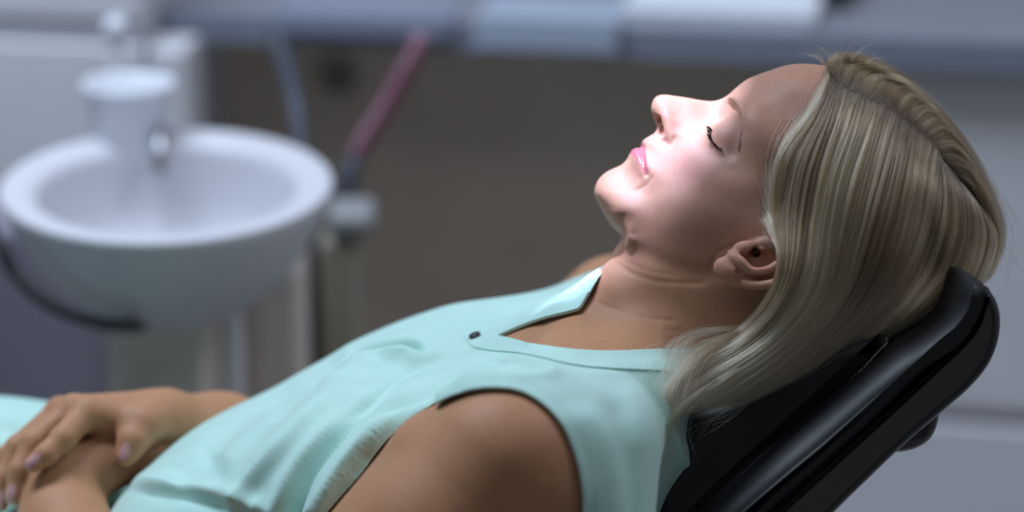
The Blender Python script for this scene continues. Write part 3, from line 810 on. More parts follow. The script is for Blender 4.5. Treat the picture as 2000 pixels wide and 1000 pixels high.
def patch(D, s, t):
    i = np.clip(s, 0, 1) * (D.shape[0] - 1); j = np.clip(t, 0, 1) * (D.shape[1] - 1)
    i0 = np.minimum(i.astype(int), D.shape[0] - 2); j0 = np.minimum(j.astype(int), D.shape[1] - 2); a = (i - i0)[..., None]; b = (j - j0)[..., None]
    return D[i0, j0] * (1 - a) * (1 - b) + D[i0 + 1, j0] * a * (1 - b) + D[i0, j0 + 1] * (1 - a) * b + D[i0 + 1, j0 + 1] * a * b
def patch_normals(D):
    ds = np.gradient(D, axis=0); dt = np.gradient(D, axis=1); n = np.cross(ds, dt)
    n /= np.linalg.norm(n, axis=-1, keepdims=True) + 1e-12
    return n
def outward(D):
    n = patch_normals(D); c = cam(1640, 420, 0.0)
    s = np.sign(((D - c + np.array([0, 0, 0.05])) * n).sum(-1, keepdims=True)); return n * np.where(s == 0, 1, s)
near_n, far_n = outward(near_d), outward(far_d)
def noise1(x, seed):
    r = np.random.default_rng(seed).normal(size=4096); i = np.floor(x).astype(int); f = x - i; f = f * f * (3 - 2 * f)
    return r[i % 4096] * (1 - f) + r[(i + 1) % 4096] * f
def strands(D, Nn, n, K, seed, depth=0.006, clumps=330, clump_amt=0.6, smin=0.0, smax=1.0, spread=0.0012, t_root=0.0, wave=1.0):
    r = np.random.default_rng(seed)
    s = r.uniform(smin, smax, n)
    if t_root > 0: s = np.where((s < 0.07) & (r.random(n) > s / 0.07 + 0.05), r.uniform(0.07, smax, n), s)
    t1 = 1 - np.abs(r.normal(0, 0.035, n)) - 0.03 * r.random(n)
    t0 = np.where(s < 0.12, r.random(n) ** 1.5 * 0.42, 0) * (t_root > 0) + np.abs(r.normal(0, 0.025, n)) * (s >= 0.12)
    cc = np.sort(r.uniform(smin, smax, clumps)); ci = np.clip(np.searchsorted(cc, s), 1, clumps - 1)
    ci = np.where(np.abs(cc[ci] - s) < np.abs(cc[ci - 1] - s), ci, ci - 1)
    k = np.linspace(0, 1, K)[None, :]
    t = t0[:, None] + (t1 - t0)[:, None] * k
    pull = clump_amt * (np.clip((t - 0.12) / 0.6, 0, 1)) * r.uniform(0.5, 1, n)[:, None]
    S = s[:, None] * (1 - pull) + cc[ci][:, None] * pull
    wav = noise1(cc[ci][:, None] * 900 + t * 2.0, seed + 1) * 0.0035 + noise1(s[:, None] * 3000 + t * 5.0, seed + 2) * 0.0025
    S = S + wave * wav * np.clip(t * 4, 0, 1)
    P = patch(D, S, t); Nv = patch(Nn, S, t)
    lay = r.random(n) ** 1.4
    lift = -depth * lay[:, None] * np.clip(t * 5, 0.15, 1) + wave * 0.0012 * noise1(cc[ci][:, None] * 500 + t * 2.0, seed + 3) * np.clip(t * 4, 0, 1)
    lift = lift + (0.0009 * np.sin(ci * 12.9898)[:, None] * np.clip(t * 3, 0, 1))
    P = P + Nv * lift[..., None]
    hw = head_w(P[..., 0], P[..., 1]); low = hw + 0.0010 + 0.0022 * (1 - lay)[:, None]
    P[..., 2] = np.where((P[..., 2] > -0.004) & (hw > 0.004) & (P[..., 2] < low), low, P[..., 2])
    off = r.normal(0, spread, (n, 3))[:, None, :] * (0.3 + 0.9 * t)[..., None]
    P = P + off
    tone = np.clip(0.32 + 0.18 * noise1(cc[ci] * 45, seed + 5) + 0.27 * noise1(cc[ci] * 1000, seed + 6) + 0.20 * r.normal(size=n), 0, 1)
    if t_root > 0: tone = tone * np.clip(0.22 + s * 5, 0, 1)
    return P, tone, 1 - 0.25 * lay
def hair_object(name, P, tone, radius, m, parent):
    n, K, _ = P.shape
    hc = bpy.data.hair_curves.new(name); hc.add_curves([K] * n)
    W = (to_world(P) - person_base).astype(np.float32)
    hc.attributes['position'].data.foreach_set('vector', W.ravel()) if 'position' in hc.attributes else None
    ra = hc.attributes.get('radius') or hc.attributes.new('radius', 'FLOAT', 'POINT')
    prof = np.minimum(1.0, (1 - np.linspace(0, 1, K)) * 6 + 0.12)
    rr = (np.asarray(radius).reshape(-1, 1) * prof[None, :]) * np.ones((n, 1))
    ra.data.foreach_set('value', rr.astype(np.float32).ravel())
    ta = hc.attributes.new('tone', 'FLOAT', 'CURVE'); ta.data.foreach_set('value', tone.astype(np.float32))
    o = bpy.data.objects.new(name, hc); col.objects.link(o); hc.materials.append(m)
    o.parent = parent
    return o
def hair_mat(name, root, dark, light, rough=0.32):
    m = bpy.data.materials.new(name); m.use_nodes = True; nt = m.node_tree
    for nd in list(nt.nodes):
        if nd.type == 'BSDF_PRINCIPLED': nt.nodes.remove(nd)
    out = [nd for nd in nt.nodes if nd.type == 'OUTPUT_MATERIAL'][0]
    b = nt.nodes.new('ShaderNodeBsdfHairPrincipled'); b.model = 'CHIANG'; b.parametrization = 'COLOR'
    b.inputs['Roughness'].default_value = rough; b.inputs['Radial Roughness'].default_value = 0.45
    a = nt.nodes.new('ShaderNodeAttribute'); a.attribute_name = 'tone'
    r = nt.nodes.new('ShaderNodeValToRGB'); r.color_ramp.elements[0].color = dark + (1,); r.color_ramp.elements[1].color = light + (1,)
    r.color_ramp.elements[0].position = 0.1; r.color_ramp.elements[1].position = 0.95
    nt.links.new(a.outputs['Fac'], r.inputs['Fac'])
    hi = nt.nodes.new('ShaderNodeHairInfo'); mr = nt.nodes.new('ShaderNodeMapRange')
    mr.inputs['From Min'].default_value = 0.0; mr.inputs['From Max'].default_value = 0.22
    nt.links.new(hi.outputs['Intercept'], mr.inputs['Value'])
    mx = nt.nodes.new('ShaderNodeMix'); mx.data_type = 'RGBA'
    mx.inputs['A'].default_value = root + (1,)
    nt.links.new(mr.outputs['Result'], mx.inputs['Factor']); nt.links.new(r.outputs['Color'], mx.inputs['B'])
    m2 = nt.nodes.new('ShaderNodeMapRange'); m2.inputs['From Min'].default_value = 0.45; m2.inputs['To Max'].default_value = 0.42 * (light[0] > 0.3)
    nt.links.new(hi.outputs['Intercept'], m2.inputs['Value'])          # sun-bleached lengths
    m3 = nt.nodes.new('ShaderNodeMix'); m3.data_type = 'RGBA'; m3.inputs['B'].default_value = (0.74, 0.58, 0.38, 1)
    nt.links.new(m2.outputs['Result'], m3.inputs['Factor']); nt.links.new(mx.outputs['Result'], m3.inputs['A'])
    nt.links.new(m3.outputs['Result'], b.inputs['Color'])
    nt.links.new(b.outputs['BSDF'], out.inputs['Surface'])
    return m
M_HAIR = hair_mat('blond_hair', (0.034, 0.022, 0.013), (0.112, 0.071, 0.035), (0.68, 0.51, 0.29))
M_LOOSE = hair_mat('loose_blond_hair', (0.11, 0.075, 0.045), (0.14, 0.095, 0.055), (0.48, 0.37, 0.24))
M_LASH = mat('dark_lash', (0.012, 0.010, 0.014), rough=0.6, spec=0.2)
M_BROW = hair_mat('brow_hair', (0.05, 0.028, 0.018), (0.05, 0.028, 0.018), (0.13, 0.075, 0.045))
M_MASS = mat('hair_mass', (0.17, 0.125, 0.08), rough=0.6, spec=0.2, noise=0.3, nscale=90)
# solid under-layer so that no scalp shows between the strands
def shell(D, Nn, inner, outer, n_s, n_t, s0=0.0, t1=0.93):
    s, t = np.meshgrid(np.linspace(s0, 1, n_s), np.linspace(0, t1, n_t), indexing='ij')
    P = patch(D, s, t); Nv = patch(Nn, s, t)
    th = (np.clip(np.minimum(np.minimum((s - s0) * 9, (1 - s) * 9 + 0.3), np.minimum(t * 12 + .1, (t1 - t) * 5)), 0.05, 1))[..., None]
    A = P - Nv * outer; B = P - Nv * (outer + (inner - outer) * th)
    V = np.vstack([A.reshape(-1, 3), B.reshape(-1, 3)]); n = n_s * n_t; F = []
    idx = lambda i, j: i * n_t + j
    for i in range(n_s - 1):
        for j in range(n_t - 1):
            q = (idx(i, j), idx(i, j + 1), idx(i + 1, j + 1), idx(i + 1, j)); F.append(q); F.append(tuple(n + x for x in q[::-1]))
    ring = [idx(i, 0) for i in range(n_s)] + [idx(n_s - 1, j) for j in range(1, n_t)] + [idx(i, n_t - 1) for i in range(n_s - 2, -1, -1)] + [idx(0, j) for j in range(n_t - 2, 0, -1)]
    for a, b in zip(ring, ring[1:] + ring[:1]): F.append((a, b, n + b, n + a))
    return V, F
V1, F1 = shell(near_d, near_n, 0.014, 0.0055, 90, 60, 0.07, 0.86)
V2, F2 = shell(far_d, far_n, 0.012, 0.006, 70, 50, 0.0, 0.86)
n1 = len(V1)
hair_ob = mesh_ob('hair', to_world(np.vstack([V1, V2])), list(F1) + [tuple(n1 + i for i in f) for f in F2], M_MASS, parent=person, origin=person_base)
tag(hair_ob, 'long straight ash blond hair with darker roots, spread over the headrest')
HS = 1.0
Pn, tn, _ = strands(near_d, near_n, int(17000 * HS), 26, 3, t_root=1.0)
Pf, tf, _ = strands(far_d, far_n, int(7000 * HS), 18, 17, depth=0.005, clumps=160, clump_amt=0.25, wave=0.5, spread=0.0017)
o1 = hair_object('hair_strands', Pn, tn, 0.00011, M_HAIR, hair_ob); tag(o1, kind='stuff')
o2 = hair_object('hair_strands', Pf, tf * 0.6, 0.00011, M_HAIR, hair_ob); tag(o2, kind='stuff')
# fine loose hairs: along the hairline, over the crown and at the tips
fly = []
r_ = np.random.default_rng(5)
def fly_hair(pts, jit, n, K=14):
    P = resample(np.array([cam(*p) for p in pts]), K)
    for _ in range(n):
        k = np.linspace(0, 1, K)[:, None]
        fly.append(P + r_.normal(0, jit, 3)[None] * (0.25 + k) + r_.normal(0, jit, 3)[None] * k ** 2 * 1.5)
for x, y, ex, ey, n in [(1615,128,1575,104,10),(1622,125,1600,88,12),(1630,122,1632,78,8),(1645,118,1668,84,8),(1660,118,1700,96,8),(1690,122,1735,112,8),(1640,120,1640,96,10),(1612,135,1590,116,10)]:
    fly_hair([(x, y, 0.008), ((x + ex) / 2 + 3, (y + ey) / 2 - 8, 0.01), (ex, ey, 0.012)], 0.0022, n)
fly_hair([(1780,180,-0.02),(1850,230,-0.03),(1910,330,-0.03),(1950,430,-0.02)], 0.004, 22)
fly_hair([(1900,310,-0.01),(1950,400,0.0),(1965,470,0.0),(1945,545,0.01)], 0.004, 16)
fly_hair([(1945,450,0.01),(1975,500,0.01),(1985,530,0.01),(1950,555,0.01)], 0.005, 4)
fly_hair([(1440,640,0.080),(1360,652,0.085),(1315,690,0.098),(1290,760,0.104)], 0.004, 60)
fly_hair([(1450,650,0.080),(1380,675,0.085),(1330,715,0.096),(1296,775,0.104)], 0.004, 120)
fly_hair([(1400,670,0.085),(1320,690,0.098),(1280,680,0.102),(1268,730,0.104)], 0.003, 8)
fly_hair([(1400,740,0.094),(1325,800,0.100),(1300,860,0.098),(1296,930,0.096)], 0.0016, 90)
fly_hair([(1440,720,0.092),(1340,790,0.100),(1312,850,0.099),(1318,900,0.096)], 0.003, 30)
fly_hair([(1370,790,0.095),(1310,815,0.098),(1285,850,0.098),(1275,900,0.096)], 0.005, 20)
fly_hair([(1480,760,0.078),(1420,810,0.08),(1370,835,0.08),(1340,870,0.08)], 0.006, 14)
fly_hair([(1520,400,0.070),(1500,440,0.073),(1505,465,0.078),(1522,475,0.085)], 0.002, 26)
for _ in range(1300):
    t0 = r_.random() * 0.46; L0 = r_.uniform(0.10, 0.30); K = 14; k = np.linspace(0, 1, K)
    s0 = -abs(r_.normal(0, 0.028)); S = s0 * (1 - k) ** 1.5 + r_.uniform(0.0, 0.14) * k; t = t0 + L0 * k
    P = patch(near_d, np.maximum(S, 0), t); E = patch(near_d, np.full(K, 0.0), t) - patch(near_d, np.full(K, 0.03), t)
    P = P + E * (np.maximum(-S, 0) / 0.03)[:, None]
    X_h = head_w(P[:, 0], P[:, 1]); P[:, 2] = np.where(P[:, 2] < 0.075, np.maximum(P[:, 2] * k + (X_h + 0.0004) * (1 - k), X_h + 0.0003), P[:, 2])
    fly.append(P + r_.normal(0, 0.0007, 3) * k[:, None])
fly = np.array(fly)
o3 = hair_object('loose_hair', fly, np.clip(r_.normal(0.55, 0.2, len(fly)), 0, 1), 0.00008, M_LOOSE, hair_ob); tag(o3, kind='stuff')
# eyelashes and eyebrow hairs, on both halves of the face
ls, bs = [], []
for sgn in (1, -1):
    for q in np.concatenate([np.linspace(0, 0.78, 66), np.linspace(0.78, 1, 12)]):
        q = np.clip(q + r_.normal(0, 0.012), 0, 1)
        c = catmull([(1401.5,250),(1400,262),(1402,274),(1406,285),(1411,295)], 12); rx, ry = c[int(q * (len(c) - 1))]
        w = 0.0325 + 0.0145 * q ** 1.4
        root = cam(rx + 1, ry, w); Lg = max(0.0016, 0.0088 - 0.0072 * max(0, q - 0.45) / 0.55) * r_.uniform(0.75, 1.1)
        tip = root + np.array([-0.92 + 0.25 * q, 0.30 - 0.55 * q + r_.normal(0, .14), 0.35 + 0.4 * q]) * Lg
        mid = root + np.array([-0.55, -0.22, 0.22]) * Lg * 0.8
        P = resample(np.array([root, mid, tip]), 7); P[:, 2] *= sgn; ls.append(P)
    bc_ = catmull([(1426,192),(1433,204),(1440,220),(1444,240),(1445,262),(1443,286)], 20)
    for q in r_.random(270) ** 1.5:
        c = bc_[int(q * (len(bc_) - 1))]; c2 = bc_[min(int(q * (len(bc_) - 1)) + 10, len(bc_) - 1)]
        wd_ = 4.6 * (1 - q) + 1.5
        p = np.array(c) + r_.normal(0, 1, 2) * [wd_ * 0.75, wd_ * 0.4]
        d = np.array(c2) - np.array(c); d = d / (np.linalg.norm(d) + 1e-6) if np.linalg.norm(d) > 0.1 else np.array([0.0, 1.0])
        e = p + d * 13 + np.array([3.0 * (1 - q), 0])
        P = np.array([head_pt(*p, 0.0004), head_pt(*((p + e) / 2), 0.0011), head_pt(*e, 0.0007)])
        P = resample(P, 5); P[:, 2] *= sgn; bs.append(P)
ol = hair_object('eyelashes', np.array(ls), np.zeros(len(ls)), 0.00014, M_LASH, person); tag(ol, 'dark curled eyelashes', kind='stuff')
ob_ = hair_object('eyebrows', np.array(bs), r_.random(len(bs)), 0.00008, M_BROW, person); tag(ob_, 'fine light brown eyebrows', kind='stuff')
# ------------------------------------------------------------------ the treatment chair
M_LEATHER = mat('black_leather', (0.010, 0.010, 0.012), rough=0.5, spec=0.35, noise=0.2, nscale=60, bump=0.08, bscale=420)
M_SHELL = mat('black_gloss_shell', (0.022, 0.021, 0.022), rough=0.16, spec=0.5, noise=0.1, nscale=20, coat=0.3)
M_STITCH = mat('stitch_thread', (0.35, 0.30, 0.20), rough=0.8)
M_STEEL = mat('brushed_steel', (0.45, 0.46, 0.48), rough=0.35, metal=1.0)
HLAT = np.array([0.08, -0.13, 0.98]); HLAT /= np.linalg.norm(HLAT)
def offset_poly(P, r):
    A = np.roll(P, 1, 0); B = np.roll(P, -1, 0); t = B - A; t /= np.linalg.norm(t, axis=1, keepdims=True) + 1e-12
    nrm = np.stack([-t[:, 1], t[:, 0]], 1)
    area = 0.5 * np.sum(P[:, 0] * B[:, 1] - B[:, 0] * P[:, 1])
    if area < 0: nrm = -nrm
    return P + nrm * r          # inwards
def profile_solid(name, pts, w_near, depth, rnd, m, parent, origin, n=5, bulge=0.0):
    """closed outline seen from the side, carried across the chair, with rounded edges"""
    P = catmull([cam(a, b, w_near)[:2] for a, b in pts], n, closed=True)
    rings = []
    K = 7
    for q in range(K): 
        a = q / (K - 1) * math.pi / 2
        rings.append((rnd * (1 - math.sin(a)), -rnd * (1 - math.cos(a))))
    rings = rings[:]                                      # (inset, along) starting on the near face
    near = [(rnd * (1 - math.sin(q / (K - 1) * math.pi / 2)), max(rnd, bulge) * (1 - math.cos(q / (K - 1) * math.pi / 2))) for q in range(K)]
    far = [(i, depth - a) for i, a in near[::-1]]
    seq = near + far
    V = []; n_ = len(P)
    for ins, al in seq:
        Q = offset_poly(P, ins); V.append(np.hstack([Q, np.full((n_, 1), w_near)]) - HLAT * al)
    F = []
    for i in range(len(seq) - 1):
        for q in range(n_): F.append((i * n_ + q, i * n_ + (q + 1) % n_, (i + 1) * n_ + (q + 1) % n_, (i + 1) * n_ + q))
    F.append(tuple(range(n_ - 1, -1, -1))); F.append(tuple((len(seq) - 1) * n_ + q for q in range(n_)))
    o = mesh_ob(name, to_world(np.vstack(V)), F, m, parent=parent, origin=origin)
    wn_ = o.modifiers.new('normals', 'WEIGHTED_NORMAL'); wn_.weight = 60; wn_.mode = 'FACE_AREA'
    return o
chair_base = np.array([0.05, 2.02, 0.0])
chair = empty('dental_chair', chair_base, 'black leather dental chair with glossy shell and padded headrest under the woman', 'dental chair')
shell_p = [(1941,575),(1951,592),(1958,625),(1953,670),(1934,716),(1898,760),(1846,806),(1778,864),(1700,938),(1620,1017),(1540,1105),(1400,1105),(1500,1000),(1610,903),(1710,812),(1775,752),(1830,700),(1868,665),(1895,630),(1908,592),(1918,566),(1932,562)]
profile_solid('headrest_shell', shell_p, 0.098, 0.20, 0.007, M_SHELL, chair, chair_base)
roll_p = [(1898,545),(1920,550),(1937,568),(1934,600),(1918,636),(1893,667),(1856,698),(1800,750),(1740,809),(1640,901),(1531,996),(1430,1090),(1320,1085),(1401,1000),(1500,913),(1600,830),(1690,752),(1760,697),(1805,672),(1850,640),(1876,600),(1886,565)]
profile_solid('headrest_edge', roll_p, 0.108, 0.215, 0.0130, M_LEATHER, chair, chair_base, bulge=0.024)
pad_p = [(1590,694),(1640,672),(1690,660),(1738,660),(1736,674),(1692,716),(1600,800),(1500,890),(1400,983),(1320,1066),(1285,1066),(1282,940),(1284,860),(1320,815),(1380,800),(1460,765),(1530,730)]
profile_solid('headrest_pad', pad_p, 0.072, 0.15, 0.010, M_LEATHER, chair, chair_base)
inner_p = [(1728,672),(1780,668),(1786,690),(1700,760),(1500,935),(1380,1060),(1330,1060),(1420,950),(1600,790),(1690,705)]
profile_solid('headrest_core', inner_p, 0.062, 0.12, 0.006, M_LEATHER, chair, chair_base)
lev_p = [(1838,806),(1838,832),(1824,862),(1797,881),(1763,889),(1735,886),(1715,872),(1730,845),(1770,815),(1810,790)]
lv = profile_solid('adjustment_lever', lev_p, 0.045, 0.05, 0.012, M_SHELL, chair, chair_base)
# seam of stitches on the pad
for q in np.linspace(0, 1, 22):
    c = catmull([(1733,668),(1712,690),(1688,716),(1640,762)], 20); a = c[int(q * (len(c) - 2))]; b = a + (c[int(q * (len(c) - 2)) + 1] - a) / np.linalg.norm(c[int(q * (len(c) - 2)) + 1] - a) * 4.5
    A, B = cam(a[0], a[1], 0.0733), cam(b[0], b[1], 0.0733); t = (B - A); s1 = np.array([t[1], -t[0], 0]); s1 = s1 / np.linalg.norm(s1) * 0.0004; z1 = np.array([0, 0, 0.0005])
    V = [A - s1, A + s1, B + s1, B - s1]; V = V + [v + z1 for v in V]
    if q == 0: st_faces = [(0, 3, 2, 1), (4, 5, 6, 7), (0, 1, 5, 4), (1, 2, 6, 5), (2, 3, 7, 6), (3, 0, 4, 7)]
    mesh_ob('stitch', to_world(np.array(V)), st_faces, M_STITCH, parent=chair, origin=to_world(A), smooth=False)
def rbox(name, c, ax, half, r, m, parent=None, origin=None, seg=4):
    """box with rounded edges: centre, three axes (rows), half sizes"""
    c = np.asarray(c, dtype=float); ax = np.asarray(ax, dtype=float); half = np.asarray(half, dtype=float)
    V, F = [], []
    # rounded rectangle rings swept over a quarter round
    def ring(ins, z):
        hx, hy = half[0] - ins, half[1] - ins; rr = max(r - ins, 1e-5); out = []
        for qx, qy, a0 in ((1, 1, 0), (-1, 1, 90), (-1, -1, 180), (1, -1, 270)):
            for k in range(seg + 1):
                a = math.radians(a0 + 90 * k / seg)
                out.append((qx * (hx - rr) + rr * math.cos(a), qy * (hy - rr) + rr * math.sin(a), z))
        return out
    seq = [(r * (1 - math.cos(math.pi / 2 * k / seg)), half[2] - r + r * math.sin(math.pi / 2 * k / seg)) for k in range(seg + 1)]
    rings = [ring(i, -z) for i, z in seq[::-1]] + [ring(i, z) for i, z in seq]
    n_ = len(rings[0])
    for rg in rings: V += rg
    for i in range(len(rings) - 1):
        for q in range(n_): F.append((i * n_ + q, i * n_ + (q + 1) % n_, (i + 1) * n_ + (q + 1) % n_, (i + 1) * n_ + q))
    F.append(tuple(range(n_ - 1, -1, -1))); F.append(tuple((len(rings) - 1) * n_ + q for q in range(n_)))
    W = c + np.array(V) @ ax
    o = mesh_ob(name, W, F, m, parent=parent, origin=c if origin is None else origin)
    wn_ = o.modifiers.new('normals', 'WEIGHTED_NORMAL'); wn_.weight = 100; wn_.mode = 'FACE_AREA'
    return o
AXW = np.array([dir_ for dir_ in ([math.cos(yaw), -math.sin(yaw), 0], [math.sin(yaw), math.cos(yaw), 0], [0, 0, 1.0])])
def tw(t, l, n): return to_world(torso_pt(t, l, n))
axT = np.array([tw(1, 0, 0) - tw(0, 0, 0), tw(0, 1, 0) - tw(0, 0, 0), tw(0, 0, 1) - tw(0, 0, 0)])
rbox('backrest', tw(-0.19, 0, -0.243), axT, (0.25, 0.21, 0.028), 0.026, M_LEATHER, chair, chair_base)
rbox('backrest_shell', tw(-0.19, 0, -0.284), axT, (0.24, 0.19, 0.012), 0.011, M_SHELL, chair, chair_base)
seat_c = tw(-0.40, 0, -0.20) + np.array([-0.30, 0.03, -0.075])
rbox('seat', seat_c, AXW, (0.36, 0.24, 0.04), 0.035, M_LEATHER, chair, chair_base)
rbox('seat_column', np.array([seat_c[0] + 0.12, seat_c[1], (seat_c[2] - 0.04 + 0.06) / 2]), AXW, (0.13, 0.12, (seat_c[2] - 0.04 - 0.06) / 2), 0.03, M_SHELL, chair, chair_base)
rbox('foot_plate', np.array([seat_c[0] + 0.12, seat_c[1], 0.03]), AXW, (0.34, 0.24, 0.03), 0.02, M_SHELL, chair, chair_base)
# ------------------------------------------------------------------ the room
M_WALL = mat('wall_paint', (0.42, 0.42, 0.43), rough=0.85, noise=0.04, nscale=8)
M_FLOOR = mat('vinyl_floor', (0.34, 0.33, 0.32), rough=0.4, noise=0.12, nscale=30)
M_CEIL = mat('ceiling_paint', (0.55, 0.55, 0.55), rough=0.9, noise=0.03, nscale=12)
M_WHITE = mat('white_laminate', (0.77, 0.77, 0.80), rough=0.38, noise=0.03, nscale=12)
M_WORK = mat('grey_worktop', (0.26, 0.27, 0.31), rough=0.42, noise=0.12, nscale=60)
M_EDGE = mat('worktop_edge', (0.24, 0.27, 0.34), rough=0.4, noise=0.06, nscale=30)
M_DARKP = mat('brown_grey_panel', (0.80, 0.69, 0.56), rough=0.7, noise=0.08, nscale=10)
M_PLINTH = mat('dark_plinth', (0.09, 0.09, 0.10), rough=0.8)  # plain dark grey of the unit cabinet's plinth
M_PORC = mat('white_ceramic', (0.66, 0.66, 0.70), rough=0.42, spec=0.4, noise=0.02, nscale=10)
M_CUP = mat('white_plastic_cup', (0.78, 0.80, 0.85), rough=0.35, noise=0.02, nscale=30)
M_UNIT = mat('warm_grey_plastic', (0.80, 0.72, 0.65), rough=0.5, noise=0.05, nscale=18)
M_UNITB = mat('blue_grey_plastic', (0.30, 0.28, 0.34), rough=0.5, noise=0.05, nscale=18)
M_OLIVE = mat('olive_grey_plastic', (0.36, 0.33, 0.26), rough=0.55, noise=0.05, nscale=18)
M_HOSEB = mat('black_hose', (0.03, 0.03, 0.035), rough=0.45, noise=0.1, nscale=60)
M_HOSEG = mat('blue_grey_hose', (0.055, 0.062, 0.085), rough=0.45, noise=0.1, nscale=60)
M_RED = mat('dark_red_tube', (0.145, 0.036, 0.068), rough=0.4, noise=0.08, nscale=60)
M_PAPER = mat('white_paper', (0.75, 0.78, 0.84), rough=0.8, noise=0.02, nscale=40)
M_LBLUE = mat('pale_blue_plastic', (0.42, 0.49, 0.60), rough=0.35, noise=0.03, nscale=20)
M_BLACK = mat('black_plastic', (0.015, 0.015, 0.017), rough=0.4)
X0, X1, Y0, Y1, ZC = -2.6, 2.6, -1.6, 4.1, 2.6
I3 = np.eye(3)
def box(name, lo, hi, m, parent=None, origin=None, r=0.004):
    lo, hi = np.asarray(lo, float), np.asarray(hi, float)
    return rbox(name, (lo + hi) / 2, I3, (hi - lo) / 2, min(r, 0.45 * float((hi - lo).min())), m, parent, origin, seg=3)
def structure(o): o['kind'] = 'structure'; return o
structure(box('floor', (X0, Y0, -0.05), (X1, Y1, 0.0), M_FLOOR))
structure(box('ceiling', (X0, Y0, ZC), (X1, Y1, ZC + 0.05), M_CEIL))
structure(box('wall_back', (X0, Y1, 0), (X1, Y1 + 0.06, ZC), M_WALL))
structure(box('wall_left', (X0 - 0.06, Y0, 0), (X0, Y1, ZC), M_WALL))
structure(box('wall_right', (X1, Y0, 0), (X1 + 0.06, Y1, ZC), M_WALL))
structure(box('wall_front', (X0, Y0 - 0.06, 0), (X1, Y0, ZC), M_WALL))
# worktop: its front edge runs through two points of the photo at 0.86 m height
WZ = 0.86
A = on_z(285, 14, WZ); B = on_z(1990, 80, WZ)
ex = (B - A) / np.linalg.norm(B - A); ey = np.array([-ex[1], ex[0], 0.0]); WAX = np.array([ex, ey, [0, 0, 1.0]])
def wb(s, d, z): return A + ex * s + ey * d + np.array([0, 0, z - WZ])
WL = 1.35; WT = 0.034; DEP = 0.60
def wbox(name, s0, s1, d0, d1, z0, z1, m, parent=None, origin=None, r=0.003):
    return rbox(name, wb((s0 + s1) / 2, (d0 + d1) / 2, (z0 + z1) / 2), WAX, ((s1 - s0) / 2, (d1 - d0) / 2, (z1 - z0) / 2), min(r, 0.45 * min(s1 - s0, d1 - d0, z1 - z0)), m, parent, origin, seg=3)
def s_at(px, py, d=0.0):
    """position along the worktop front where a pixel ray meets the upright plane d behind the edge"""
    r = ray(px, py); o = np.array([0, 0, CAMZ]); n_ = ey; t = ((A + ey * d - o) @ n_) / (r @ n_); p = o + r * t
    return float((p - A) @ ex), float(p[2])
wt = empty('worktop', wb(WL / 2, DEP / 2, WZ - WT), 'long grey worktop with pale blue edge running behind the woman', 'worktop')
s1u_ = s_at(276, 60, -0.06)[0] + 0.003
wbox('top_slab', s1u_, WL, 0.006, DEP, WZ - WT, WZ, M_WORK, wt)
wbox('edge_strip', s1u_, WL, 0.0, 0.006, WZ - WT, WZ - 0.001, M_EDGE, wt, r=0.002)
# white cabinet on the right, under the worktop
sR, _ = s_at(1640, 400, 0.03); zg, _z = s_at(1920, 800, 0.03)[1], 0
def cabinet(name, s0, s1, d0, d1, z0, z1, rows, label, knob=None):
    base_ = wb((s0 + s1) / 2, (d0 + d1) / 2, z0)
    e = empty(name, base_, label, 'cabinet')
    wbox('body', s0, s1, d0 + 0.02, d1, z0, z1, M_WHITE, e)
    for a, b in rows: wbox('drawer_front', s0 + 0.002, s1 - 0.002, d0, d0 + 0.019, a, b, M_WHITE, e, r=0.004)
    return e
z_top = WZ - WT - 0.004
z_g0 = s_at(1950, 803, 0.03)[1]; z_g1 = s_at(1950, 836, 0.03)[1]
cabinet('white_cabinet', sR, WL, 0.03, DEP, 0.0, z_top, [(0.08, z_g1), (z_g0, z_top - 0.002)], 'white drawer cabinet under the right end of the worktop behind the headrest')
# dark open bay under the worktop
s_l = s_at(276, 60, -0.06)[0] + 0.003
bay = empty('desk_bay', wb((s_l + sR) / 2, DEP, 0.0), 'dark brown grey back panel in the open bay under the worktop', 'panel')
wbox('back_panel', s_l + 0.002, sR - 0.002, 0.22, 0.25, 0.0, z_top, M_DARKP, bay)
sg_, zg_ = s_at(660, 146, 0.22)
disc_ob('cable_grommet', wb(sg_, 0.2195, zg_), -ey, [(0.022, 0.0), (0.022, 0.003), (0.017, 0.003), (0.016, 0.001), (0.004, 0.001)], mat('brown_grommet', (0.30, 0.25, 0.19), rough=0.6), bay)
# narrow white cabinet at the left end, standing a little proud of the worktop
z_n = s_at(322, 90, -0.058)[1]
cabinet('white_cabinet', s_at(276, 60, -0.06)[0] + 0.003, s_at(366, 200, -0.058)[0], -0.058, -0.004, 0.0, z_n, [(0.08, z_n - 0.003)], 'narrow white cabinet beside the left end of the worktop, behind the cup')
# tall white unit on the far left with a handle recess
dU = -0.06
s0u, s1u = s_at(-260, 100, dU)[0], s_at(276, 60, dU)[0]
z1u, z0u = s_at(100, 38, dU)[1], s_at(100, 86, dU)[1]
e = empty('white_drawer_unit', wb((s0u + s1u) / 2, DEP / 2, 0), 'tall white drawer unit with a handle recess, left of the worktop', 'cabinet')
wbox('recess_shade_strip', s0u, s1u, dU + 0.004, dU + 0.0098, z0u + 0.0005, z1u - 0.0005, mat('recess_shade_grey', (0.55, 0.56, 0.60), rough=0.4), e, r=0.001)  # grey strip carries the shade of the recess in its colour
wbox('body', s0u, s1u - 0.004, dU + 0.010, DEP, 0.0, 1.15, M_WHITE, e)
wbox('drawer_front', s0u, s1u, dU, dU + 0.0095, z1u, 1.15, M_WHITE, e, r=0.005)
wbox('drawer_front', s0u, s1u, dU, dU + 0.0095, 0.45, z0u, M_WHITE, e, r=0.005)
